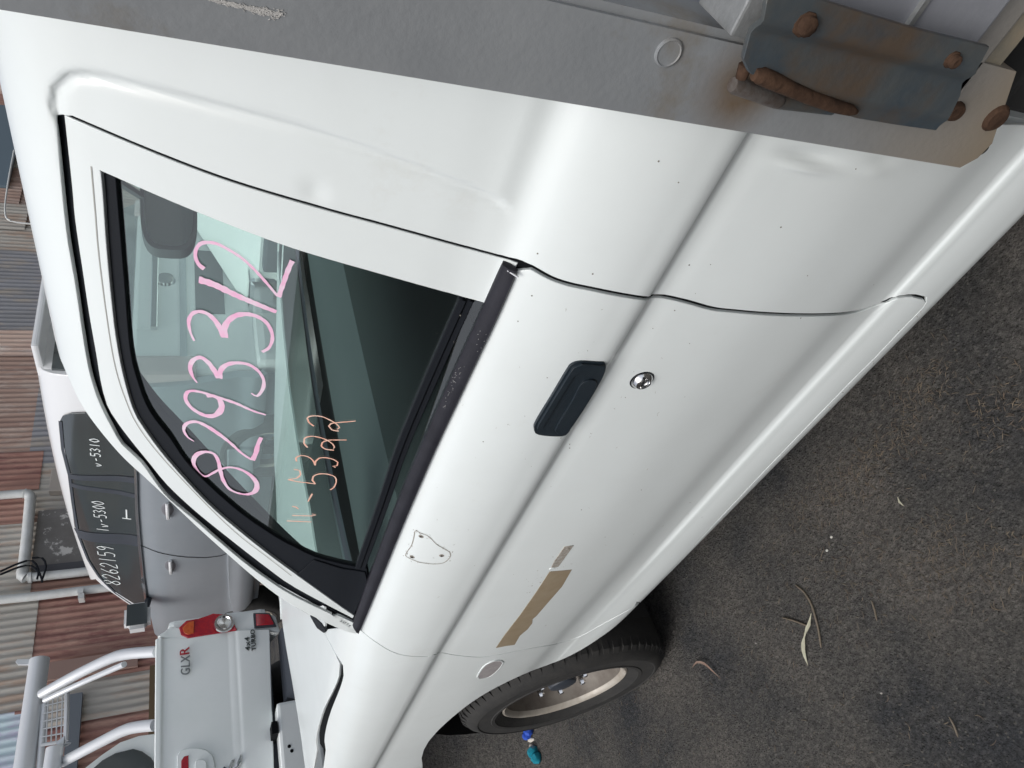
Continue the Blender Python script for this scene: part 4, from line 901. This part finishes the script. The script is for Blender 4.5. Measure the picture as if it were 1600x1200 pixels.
# tub sides, cab, wheels
mb = MB(); zt_ = YR; ztop = on_x((247, 998), XT)[2]; zlow = on_x((420, 984), XT)[2]
mb.box((-5.4, YR-.06, zlow), (XT-.03, YR+.10, ztop-.04), .03); mb.box((-5.4, -.40, zlow), (XT-.03, -.30, ztop-.04), .03); mb.build('tub_side', PAINT2, tu)
mb = MB(); mb.box((-5.4, -.38, zlow), (XT-.05, YR, zlow+.05)); mb.build('tub_floor', BLACKPL, tu)
mb = MB(); mb.box((-7.6, -.30, zlow-.05), (-5.42, YR+.05, ztop+.0), .06); mb.build('cab_body', PAINT2, tu)
tz = on_x((133, 1200), -5.5)
def arcpts(px, x): return [Vector(on_x(q, x)) for q in px]
arc = arcpts([(241, 1147), (217, 1150), (188, 1160), (160, 1179), (133, 1200), (118, 1218), (112, 1245), (112, 1300)], -5.45)
mb = MB(); n = len(arc); low_ = [Vector((-5.45, p.y, arc[0].z)) for p in arc]
mb.prism(arc+[Vector((-5.45, arc[-1].y, ztop))], (-1.4, 0, 0)); mb.build('cab_roof', PAINT2, tu)
win = arcpts([(247, 1200), (236, 1184), (222, 1174), (208, 1170), (180, 1177), (160, 1188), (143, 1203), (137, 1230), (247, 1300)], -5.44)
mb = MB(); mb.prism(win, (-.006, 0, 0)); mb.build('cab_rear_window', DARKGLASS, tu)
g = GZ+.42
for xx in (-4.75, -7.2):
    for yy, sd in ((YR+.06, 1), (-.36, -1)):
        f3 = MB(); f3.box((xx-.04, min(yy, yy-sd*.3), g+.3), (xx+.04, max(yy, yy-sd*.3), g+.38)); w3 = f3.build('road_wheel', UNDER, tu); wheel(Vector((xx, 0, g+.345)), .34, .2, yy, sd, w3, lugs=False, n=32)
# sports bar
sb = MB(); X5 = -5.1
a, b_ = Vector(on_x((62, 1030), X5)), Vector(on_x((36, 1215), X5)); sb.tube([a, b_], .055, 16); bar = sb.build('sports_bar', STEELTUBE, tu)
def tb(name, pp, r): m = MB(); L = cat([np.array(on_x(q, x)) for q, x in pp], .05); m.tube([Vector(p) for p in L], r, 12); return m.build(name, STEELTUBE, tu)
tb('sports_bar_tube', [((66, 1084), -5.05), ((120, 1054), -4.8), ((170, 1030), -4.5), ((198, 1022), -4.3), ((246, 1018), -4.1)], .030)
tb('sports_bar_tube', [((70, 1094), -5.0), ((130, 1066), -4.75), ((194, 1038), -4.35)], .016)
tb('sports_bar_tube', [((70, 1100), -5.08), ((62, 1205), -5.08)], .018)
tb('sports_bar_tube', [((86, 1168), -4.95), ((80, 1210), -4.95)], .045); tb('sports_bar_tube', [((92, 1166), -4.96), ((101, 1158), -4.96), ((102, 1164), -4.96)], .03)
tb('sports_bar_tube', [((99, 1190), -5.0), ((150, 1163), -4.7), ((192, 1142), -4.4), ((215, 1136), -4.25), ((243, 1133), -4.1)], .029)
mb = MB(); fr_ = arcpts([(105, 1082), (103, 1158), (64, 1164), (68, 1092)], -5.06)
mb.tube([fr_[0], fr_[1]], .014, 8); mb.tube([fr_[1], fr_[2]], .010, 8)
for i in range(1, 6): t_ = i/6; mb.tube([fr_[0].lerp(fr_[1], t_), fr_[3].lerp(fr_[2], t_)], .004, 5)
for i in range(1, 5): t_ = i/5; mb.tube([fr_[0].lerp(fr_[3], t_), fr_[1].lerp(fr_[2], t_)], .004, 5)
mb.build('sports_bar_mesh', STEELTUBE, tu)
mb = MB(); q = arcpts([(62, 1031), (50, 1030), (27, 1030), (24, 1034), (28, 1038), (50, 1038)], X5); mb.prism(q, (-.02, 0, 0)); mb.build('bar_bracket', STEELTUBE, tu)
# ------------------------------------------------------------------ silver wagon
YS = 2.4
SP = [(YS+.10, 1.0), (YS+.03, 1.05), (YS+.005, 1.12), (YS+.02, 1.22), (YS+.012, 1.32), (YS, 1.45), (YS-.005, 1.55), (YS-.002, 1.66), (YS+.012, 1.75), (YS+.035, 1.81), (YS+.05, 1.845), (YS+.085, 1.93), (YS+.125, 2.07), (YS+.165, 2.19), (YS+.20, 2.25), (YS+.25, 2.30), (YS+.32, 2.328), (YS+.42, 2.342), (YS+.85, 2.355)]
def f_suv(u, v):
    q = interp(SP, v); return np.stack([u+0*v, q[..., 0]+.10*np.maximum(0, -6.6-u)**2+0*u, q[..., 1]-.022*(u+4.9)**2*smooth01((q[..., 1]-1.9)/.3)], -1)
SU = Surf(f_suv, (-8.2, -1.6), (0, total(SP)))
suv = empty('station_wagon', (-5, YS+.85, .68), 'silver wagon with 8262159 in white on its side glass, behind the white ute', 'wagon')
def spans(name, px, matl, d=0., lip=.02, edge=.002, par=None, du=.1, dv=.02):
    return panel(name, [SU.hit(p) for p in px], SU.off(-d), matl, par or suv, du=du, dv=dv, lip=lip, edge=edge)
roofl = [(70, 480), (69, 540), (70, 585), (75, 660), (85, 710), (92, 757), (102, 800), (115, 852), (124, 872), (136, 892), (158, 914), (180, 930), (208, 950)]
rl = [SU.hit(p) for p in roofl]; print('suv roof', rl[::3], 'belt', SU.hit((217, 752)), SU.hit((232, 940)), 'sill', SU.hit((393, 900)), 'len', total(SP))
sBelt = SU.hit((218, 800))[1]; sTop = total(SP)
a0 = SU.hit((95, 640)); 
xr_ = -3.42
# upper frame: roof rail strip round the glass
glt = [SU.hit(p) for p in [(96, 652), (95, 660), (100, 700), (110, 740), (123, 826), (132, 858), (152, 896), (178, 922), (210, 944)]]
glb = [SU.hit(p) for p in [(232, 944), (226, 900), (221, 850), (217, 800), (213, 720), (210, 650)]]
body_bot = .10
frontx = -7.6
lowp = [(xr_+.05, body_bot), (xr_, .5), (xr_-.05, sBelt)]+glb[::-1]+[(frontx+.6, glb[0][1]-.02), (frontx, glb[0][1]-.25), (frontx, body_bot)]
panel('body_side', lowp[::-1], SU, SILVER, suv, du=.1, dv=.02, lip=.05, edge=.004)
# greenhouse: whole cabin skin in the sky-brightened silver, glass set proud
wf = max(-6.9, SU.hit((208, 950))[0])
gp_ = [(xr_-.03, sBelt+.002), (glb[0][0]-.25, glb[0][1]+.002)]+[SU.hit(p) for p in roofl[::-1][0:1]]
gp_ = [(xr_-.02, sBelt+.003), (xr_-.06, sBelt+.25), (xr_-.14, sTop-.62), (xr_-.16, sTop-.01), (-6.15, sTop-.01), (-6.32, sTop-.50)]+[(a, b+.004) for a, b in [SU.hit(p) for p in [(150, 905), (170, 922), (190, 936), (212, 951)]]]+[(glb[0][0]-.14, glb[0][1]+.003)]+[(a, b+.003) for a, b in glb]
panel('cabin_shell', gp_, SU, SILVERW, suv, du=.1, dv=.02, lip=.05, edge=.006)
g1 = [(96, 656), (100, 648), (112, 644), (135, 643), (150, 660), (180, 690), (213, 720), (214, 742), (110, 737)]
spans('rear_quarter_glass', g1, DARKGLASS, d=.014, lip=.008)
gz = spans('rear_door_glass', [(113, 745), (213, 753), (216, 834), (119, 822), (115, 790)], DARKGLASS, d=.013, lip=.008)
g3 = spans('front_door_glass', [(127, 838), (219, 852), (223, 900), (229, 940), (212, 942), (180, 922), (155, 898), (136, 868)], DARKGLASS, d=.013, lip=.008)
for px in ([(110, 738), (113, 745), (214, 752), (214, 744)], [(119, 823), (126, 837), (219, 851), (217, 835)], [(113, 752), (111, 756), (212, 775), (214, 770)]):
    spans('window_pillar', px, BLACKPL, d=.018, lip=.006)
spans('belt_strip', [(214, 700), (217, 800), (221, 850), (226, 900), (232, 944), (229, 944), (223, 900), (218, 850), (214, 800), (211, 700)], CHROME, d=.022, lip=.01)
ribbon('window_rim', [SU.hit(p) for p in [(97, 655), (101, 700), (111, 740), (119, 800), (126, 836), (140, 872), (157, 899), (182, 924), (210, 943)]], .010, SU.off(-.018), BLACKPL, suv)
ribbon('door_shut_line', [SU.hit(p) for p in [(221, 852), (240, 860), (262, 866), (290, 870), (323, 871), (345, 868), (362, 862)]], .004, SU.off(-.003), GAP, suv)
for hx in (796, 884):
    y0 = 260+(hx-796)*.05; c = SU.hit((y0+3, hx)); P_ = Vector(SU.P(np.array(c[0]), np.array(c[1])))
    mb = MB(); bm = bmesh.new(); bmesh.ops.create_uvsphere(bm, u_segments=16, v_segments=8, radius=1)
    for v in bm.verts: v.co = Vector((P_.x+v.co.x*.10, P_.y+.006+v.co.y*.012, P_.z+v.co.z*.045))
    mb.addbm(bm, True); cup = mb.build('handle_cup', mat('cup_grey', (.2, .2, .22), .4, metal=.3), suv)
    mb = MB(); mb.tube([P_+Vector((d_, -.012-.022*math.sin(math.pi*(d_+.1)/.2), .004)) for d_ in np.linspace(-.1, .1, 9)], .013, 8); mb.build('door_handle', SILVERW, suv)
spans('sill_moulding', [(357, 700), (357, 880), (360, 930), (366, 952), (380, 948), (392, 930), (393, 880), (393, 700)], SILVER, d=.03, lip=.04, edge=.012)
# mirror
P_ = Vector(on_y((215, 965), YS-.12)); mb = MB(); bm = bmesh.new(); bmesh.ops.create_cube(bm, size=1); bmesh.ops.bevel(bm, geom=bm.edges[:], offset=.22, segments=3, affect='EDGES')
for v in bm.verts: v.co = Vector((P_.x+v.co.x*.13, P_.y+v.co.y*.22, P_.z+v.co.z*.19))
mb.addbm(bm, True); mir = mb.build('side_mirror', SILVERW, suv)
mb = MB(); q = [Vector((P_.x+.066, P_.y-.09, P_.z-.075)), Vector((P_.x+.066, P_.y+.09, P_.z-.075)), Vector((P_.x+.066, P_.y+.09, P_.z+.075)), Vector((P_.x+.066, P_.y-.09, P_.z+.075))]; mb.prism(q, (.004, 0, 0)); mb.build('mirror_glass', DARKGLASS, mir)
mb = MB(); mb.tube([P_+Vector((0, .08, -.06)), P_+Vector((-.02, .22, -.09))], .025, 8); mb.build('mirror_arm', BLACKPL, mir)
# inner block, rear end, bonnet, far half
mb = MB(); mb.box((frontx+.1, YS+.07, .95), (xr_+.0, YS+1.63, 1.78), .05); mb.build('body_core', SILVER, suv)
zc = 2.19
mb = MB(); mb.prism([(xr_+.0, YS+.10, 1.78), (xr_-.14, YS+.26, 2.27), (xr_-.14, YS+1.44, 2.27), (xr_+.0, YS+1.60, 1.78)], (-.02, 0, 0)); mb.build('tailgate_frame', SILVERW, suv)
mb = MB(); mb.box((xr_-.01, YS+.06, 1.10), (xr_+.03, YS+1.64, 1.80), .03); mb.build('tailgate_panel', SILVERW, suv)
mb = MB(); mb.lathe([(.0, .02), (.05, .018), (.06, .0)], (xr_+.03, YS+.85, 1.62), (1, 0, 0), 20); mb.build('round_badge', CHROME, suv)
mb = MB(); mb.prism([(xr_+.02, YS+.06, 1.80), (xr_-.10, YS+.22, 2.20), (xr_-.10, YS+1.48, 2.20), (xr_+.02, YS+1.64, 1.80)], (-.03, 0, 0)); mb.build('tailgate_glass', DARKGLASS, suv)
mb = MB(); mb.box((xr_-.22, YS+.26, 2.245), (xr_+.04, YS+1.44, 2.285), .015); mb.build('roof_spoiler', SILVERW, suv)
for yy in (YS+.03, YS+1.49): mb = MB(); mb.box((xr_-.04, yy, 1.45), (xr_+.05, yy+.16, 1.82), .03); mb.build('tail_lamp', mat('clear_lamp', (.50, .42, .42), .15, coat=1.), suv)
mb = MB(); mb.box((xr_-.02, YS+.08, .86), (xr_+.12, YS+1.62, 1.12), .05); mb.build('rear_bumper', SILVERW, suv)
mb = MB(); mb.box((xr_+.031, YS+.55, 1.28), (xr_+.038, YS+1.15, 1.45), .003); mb.build('number_plate_recess', BLACKPL, suv)
mb = MB(); mb.box((xr_+.031, YS+.12, 1.50), (xr_+.045, YS+1.58, 1.54), .004); mb.build('hatch_crease', SILVER, suv)
mb = MB(); mb.box((xr_+.031, YS+.40, 1.66), (xr_+.06, YS+1.30, 1.70), .006); mb.build('hatch_garnish', CHROME, suv)
for o in [c for c in list(suv.children) if c.name.split('.')[0] in ('body_side', 'cabin_shell', 'rear_quarter_glass', 'rear_door_glass', 'front_door_glass')]:
    c = o.copy(); C.objects.link(c); c.parent = suv; c.scale = (1, -1, 1); c.location = (5, 2*(YS+.85)-(YS+.85), -.68)
for xx in (-4.15, -6.9):
    for yy, sd in ((YS+.02, -1), (YS+1.68, 1)):
        f3 = MB(); f3.box((xx-.04, min(yy, yy-sd*.3), .98), (xx+.04, max(yy, yy-sd*.3), 1.05)); w3 = f3.build('road_wheel', UNDER, suv); wheel(Vector((xx, 0, 1.01)), .33, .2, yy, sd, w3, lugs=False, n=32)
# pen writing on the wagon
GLY = {'8': [[(.5, .5), (.15, .75), (.5, 1), (.85, .75), (.5, .5), (.1, .25), (.5, 0), (.9, .25), (.5, .5)]], '2': [[(.1, .75), (.5, 1), (.9, .75), (.5, .35), (.1, 0), (.9, .03)]],
       '6': [[(.8, 1), (.3, .6), (.1, .25), (.5, 0), (.9, .25), (.5, .5), (.15, .3)]], '1': [[(.5, 1), (.5, 0)]], '5': [[(.9, 1), (.2, 1), (.2, .58)], [(.2, .58), (.7, .6), (.9, .3), (.6, 0), (.1, .05)]],
       '9': [[(.85, .8), (.5, 1), (.15, .75), (.5, .5), (.85, .8), (.8, .4), (.6, 0)]], '3': [[(.1, .9), (.5, 1), (.85, .78), (.4, .55)], [(.4, .55), (.9, .3), (.5, 0), (.1, .1)]], '0': [[(.5, 1), (.1, .5), (.5, 0), (.9, .5), (.5, 1)]],
       '-': [[(.2, .45), (.8, .5)]], 'v': [[(.1, .5), (.4, 0), (.8, .55)]], 'L': [[(.1, 1), (.1, 0)], [(.1, .5), (.9, .45)]]}
def pen_text(txt, a_px, b_px, hpx, parent, wpx=1.4):
    a = np.array(a_px, float); b_ = np.array(b_px, float); adv = (b_-a)/len(txt); up = np.array([-abs(adv[1]), 0.])/np.linalg.norm(adv); up = np.array([-1., -.12])*hpx
    mb = MB()
    for i, ch in enumerate(txt):
        for st in GLY[ch]:
            px = [a+adv*(i+.1+.8*x)+up*y for x, y in st]; pts_ = cat(px, 3); uv = [SU.hit(p) for p in pts_]; L = [Vector(SU.off(-.017).P(np.array(u_), np.array(v_))) for u_, v_ in uv]
            vs = []; n = len(L); nn = Vector(SU.N(np.array(uv[0][0]), np.array(uv[0][1])))
            for k, p in enumerate(L):
                t_ = (L[min(k+1, n-1)]-L[max(k-1, 0)]).normalized(); aa = t_.cross(nn).normalized()*(wpx*.5*(p-Vector(CAM)).length/F); vs += [p-aa, p+aa]
            mb.add(vs, [(2*k, 2*k+1, 2*k+3, 2*k+2) for k in range(n-1)], True)
    return mb.build('pen_writing', WHITEPEN, parent)
pen_text('8262159', (190, 913), (178, 851), 26, g3); pen_text('1v-5300', (172, 829), (163, 780), 19, gz); pen_text('v-5310', (160, 727), (156, 682), 15, suv, 1.6); pen_text('L', (207, 812), (205, 790), 14, gz, 2.0)
# ------------------------------------------------------------------ corrugated shed wall behind
XW = -9.0
wall = empty('shed_wall', (XW, 5, GZ+.42), 'rusty patchwork corrugated iron shed wall behind the vehicles', 'wall')
def streak(m):
    t = m.node_tree; tc = [n for n in t.nodes if n.type == 'TEX_COORD'][0]; mp = t.nodes.new('ShaderNodeMapping'); mp.inputs['Scale'].default_value = (2.6, 2.6, .55)
    for l in [l for l in t.links if l.from_node == tc]: t.links.new(mp.outputs[0], l.to_socket)
    t.links.new(tc.outputs['Object'], mp.inputs[0]); return m
def sheetmat(name, c1, c2, c3=None):
    return streak(mat(name, c1, .7, metal=.1, var=c2, vscale=1.6, var2=c3 or c2, v2scale=2.5, v2pos=(.5, .62), bump=.002, bscale=20, detail=9))
SM = {'G': sheetmat('sheet_grey', (0.529, 0.506, 0.460), (0.414, 0.391, 0.356), (0.460, 0.356, 0.287)), 'R': sheetmat('sheet_rust', (0.356, 0.178, 0.144), (0.460, 0.299, 0.241), (0.253, 0.115, 0.103)),
      'T': sheetmat('sheet_tan', (0.644, 0.494, 0.414), (0.506, 0.345, 0.287), (0.713, 0.632, 0.575)), 'B': sheetmat('sheet_blue', (0.667, 0.805, 0.850), (0.575, 0.690, 0.782), (0.621, .6, 0.747)),
      'D': sheetmat('sheet_dark', (0.322, 0.328, 0.356), (0.265, 0.265, 0.276), (0.380, 0.345, 0.310)), 'N': sheetmat('sheet_brown', (0.460, 0.333, 0.276), (0.356, 0.230, 0.190), (0.529, 0.425, 0.368))}
def sheet(y0, y1, z0, z1, key, dx, pitch=.085):
    n = max(2, int((y1-y0)/pitch*7)); vs = []
    for i in range(n+1):
        y = y0+(y1-y0)*i/n; x = XW+dx+.011*math.sin(2*math.pi*y/pitch)
        vs += [(x, y, z0), (x, y, z1)]
    mb = MB(); mb.add(vs, [(2*i, 2*i+2, 2*i+3, 2*i+1) for i in range(n)], True); return mb.build('corrugated_sheet', SM[key], wall)
rr = random.Random(4)
yy = -1.0; keys = 'GRNGDNTG'; i = 0
while yy < 17:      # backing course, overlapping sheets
    w_ = .78; sheet(yy, yy+w_+.04, .3, 2.2, keys[(i*3) % 8], .0+.004*(i % 2)); sheet(yy, yy+w_+.04, 2.14, 5.4, keys[(i*5+2) % 8], .012+.004*(i % 2)); yy += w_; i += 1
def psheet(x0, x1, y0, y1, key, dx):
    a = on_x((x1, y0), XW); b_ = on_x((x0, y1), XW); c_ = on_x((x0, y0), XW); d_ = on_x((x1, y1), XW)
    sheet(min(b_[1], d_[1]), max(a[1], c_[1]), min(a[2], d_[2]), max(b_[2], c_[2]), key, dx)
for k_, (r_, key) in enumerate([((-20, 70, 360, 398), 'G'), ((-20, 80, 398, 440), 'D'), ((-20, 90, 440, 520), 'D'), ((-20, 90, 520, 562), 'T'), ((-20, 90, 562, 608), 'N'), ((-20, 62, 608, 712), 'N'), ((62, 130, 608, 725), 'D'), ((-20, 62, 712, 768), 'R'),
        ((-20, 48, 768, 826), 'R'), ((50, 150, 725, 800), 'G'), ((-20, 48, 826, 935), 'G'), ((-20, 42, 940, 1112), 'G'), ((42, 170, 890, 945), 'R'), ((43, 260, 945, 1042), 'R'), ((34, 260, 1042, 1078), 'R'), ((60, 235, 1078, 1110), 'G'), ((60, 235, 1110, 1230), 'R'), ((-20, 42, 1112, 1260), 'B'), ((-20, 30, 290, 325), 'N'), ((-20, 40, 325, 360), 'G')]):
    psheet(*r_, key, .04+.007*(k_ % 4))
def wbox(name, px0, px1, d0, d1, m_, bev=0.):
    a = on_x(px0, XW+d1); b_ = on_x(px1, XW+d1); mb = MB(); mb.box((XW+d0, min(a[1], b_[1]), min(a[2], b_[2])), (XW+d1, max(a[1], b_[1]), max(a[2], b_[2])), bev); return mb.build(name, m_, wall)
PEEL = mat('peeling_board', (.17, .16, .15), .8, var=(.23, .22, .21), vscale=3, var2=(.66, .64, .61), v2scale=3.5, v2pos=(.56, .60))
wbox('painted_board', (60, 798), (150, 888), .06, .09, PEEL); wbox('board_frame', (56, 884), (170, 892), .06, .11, mat('dark_frame', (.09, .09, .1), .7))
wbox('window_shutter', (-30, 160), (12, 290), .05, .12, mat('blue_fascia', (.12, .17, .21), .5)); wbox('loose_timber', (234, 1040), (250, 1250), .06, .12, mat('weathered_timber', (.13, .09, .05), .8))
wbox('ledger_timber', (108, 1085), (118, 1230), .08, .14, mat('blue_grey_timber', (.14, .16, .185), .7)); wbox('wall_batten', (75, 1035), (215, 1040), .10, .15, mat('timber_pale', (.30, .2, .17), .8))
wbox('louvre_vent', (80, 733), (100, 766), .06, .16, mat('beige_vent', (.4, .36, .32), .6), .01)
# pipes
def wp(px, d): return Vector(on_x(px, XW+d))
pipe = empty('drain_pipe', wp((42, 772), .16), 'white plastic drain pipe with two elbows on the shed wall', 'pipe')
def pipe_run(name, pp, r, par, m_=PVC, step=.08):
    L = cat([np.array(wp(q, d)) for q, d in pp], step); mb = MB(); mb.tube([Vector(p) for p in L], r, 14); return mb.build(name, m_, par)
pipe_run('pipe_run', [((-40, 779), .16), ((0, 774), .16), ((38, 771), .16)], .052, pipe)
pipe_run('elbow', [((38, 771), .16), ((44, 772), .16), ((48, 778), .16), ((47, 784), .16)], .062, pipe, step=.03)
pipe_run('pipe_run', [((47, 784), .16), ((42, 840), .16), ((36, 893), .16)], .060, pipe)
pipe_run('elbow', [((36, 891), .16), ((35, 899), .16), ((40, 903), .16), ((50, 902), .16)], .064, pipe, step=.03)
pipe_run('pipe_run', [((48, 902), .16), ((100, 897), .16), ((180, 888), .16)], .052, pipe)
p2 = empty('drain_pipe', wp((100, 925), .16), 'straight white drain pipe running down the wall beside the elbowed pipe', 'pipe')
pipe_run('pipe_run', [((-40, 941), .16), ((60, 931), .16), ((200, 914), .16)], .050, p2)
for q in ((126, 924), (127, 932)):
    p = wp(q, .2); mb = MB(); mb.box((p.x-.1, p.y-.03, p.z-.03), (p.x+.02, p.y+.03, p.z+.03)); mb.build('pipe_clip', PVC, p2)
cb = MB()
for pp in ([(0, 893), (30, 880), (50, 876), (60, 890), (58, 905)], [(0, 898), (30, 886), (48, 884), (62, 896), (66, 910)], [(50, 872), (66, 872), (72, 885), (66, 905)]):
    L = cat([np.array(wp(q, .26)) for q in pp], .05); cb.tube([Vector(p) for p in L], .012, 6)
cb.build('cable', BLACK, pipe)
pipe_run('light_cable', [((22, 235), .2), ((12, 290), .2), ((8, 330), .2), ((16, 345), .2), ((50, 350), .2)], .014, wall, PVC)
# ------------------------------------------------------------------ white van seen through the cab glass
def van():
    v = empty('van', (-6.6, 7.0, .66), 'white van parked past the wagon, seen through the cab glass', 'van')
    sec = [(-4.35, .95), (-4.28, 1.36), (-4.40, 1.50), (-5.20, 1.80), (-5.75, 2.45), (-5.95, 2.55), (-8.6, 2.58), (-8.7, 2.4), (-8.7, .95)]
    mb = MB(); bm = bmesh.new(); A = [bm.verts.new((x, 5.2, z)) for x, z in sec]; f = bm.faces.new(A)
    r = bmesh.ops.extrude_face_region(bm, geom=[f]); 
    for q in [g_ for g_ in r['geom'] if isinstance(g_, bmesh.types.BMVert)]: q.co.y = 6.95
    bmesh.ops.bevel(bm, geom=bm.edges[:], offset=.07, segments=3, affect='EDGES'); mb.addbm(bm, True); mb.build('van_body', PAINT2, v)
    mb = MB(); mb.prism([(-5.24, 5.35, 1.86), (-5.24, 6.80, 1.86), (-5.72, 6.72, 2.42), (-5.72, 5.43, 2.42)], (.03, 0, .03)); mb.build('van_windscreen', DARKGLASS, v)
    mb = MB(); mb.prism([(-5.35, 5.19, 1.80), (-6.5, 5.19, 1.80), (-6.5, 5.19, 2.35), (-5.8, 5.19, 2.35)], (0, .02, 0)); mb.build('van_door_glass', DARKGLASS, v)
    for yy in (5.28, 6.60): mb = MB(); mb.box((-4.42, yy, 1.30), (-4.24, yy+.27, 1.47), .03); mb.build('headlamp', CHROME, v)
    mb = MB(); mb.box((-4.34, 5.60, 1.22), (-4.26, 6.55, 1.40), .02); mb.build('grille', BLACKPL, v)
    mb = MB(); mb.box((-4.38, 5.2, .92), (-4.20, 6.95, 1.18), .04); mb.build('front_bumper', BLACKPL, v)
    for xx in (-5.1, -7.9):
        for yy, sd in ((5.22, -1), (6.93, 1)):
            f3 = MB(); f3.box((xx-.04, min(yy, yy-sd*.3), .98), (xx+.04, max(yy, yy-sd*.3), 1.05)); w3 = f3.build('road_wheel', UNDER, v); wheel(Vector((xx, 0, 1.01)), .33, .2, yy, sd, w3, lugs=False, n=32)
van()
vo_ = bpy.data.objects['van']; vo_.location = (-1.53, 5.17, .35); vo_.rotation_euler.z = -math.pi/2; vo_['label'] = 'white van parked past the ute, seen dimly through its cab glass'
# ------------------------------------------------------------------ shed on the photographer's side (what the paint and glass mirror)
sh = empty('workshop', (-3, -6.8, GZ), 'grey corrugated workshop across the yard behind the photographer', 'building')
def fwall(y, x0, x1, z0, z1, m_, name='wall_sheet'):
    n = int((x1-x0)/.6); vs = []
    for i in range(n+1): x = x0+(x1-x0)*i/n; yy = y+(.02 if i % 2 else 0); vs += [(x, yy, z0), (x, yy, z1)]
    mb = MB(); mb.add(vs, [(2*i, 2*i+2, 2*i+3, 2*i+1) for i in range(n)]); return mb.build(name, m_, sh)
WSM = mat('workshop_cladding', (.045, .048, .05), .8)
fwall(-6.8, -22, 10, GZ, 4.3, WSM); mb = MB(); mb.box((-22.3, -6.9, 4.3), (10.3, -6.6, 4.42)); mb.build('gutter', SM['G'], sh)
mb = MB(); mb.prism([(-22.3, -6.8, 4.4), (10.3, -6.8, 4.4), (10.3, -13, 5.2), (-22.3, -13, 5.2)], (0, 0, .05)); mb.build('roof', SM['D'], sh)
mb = MB(); mb.box((-8, -6.77, GZ), (-4, -6.72, 2.9)); mb.build('roller_door', BLACKPL, sh)
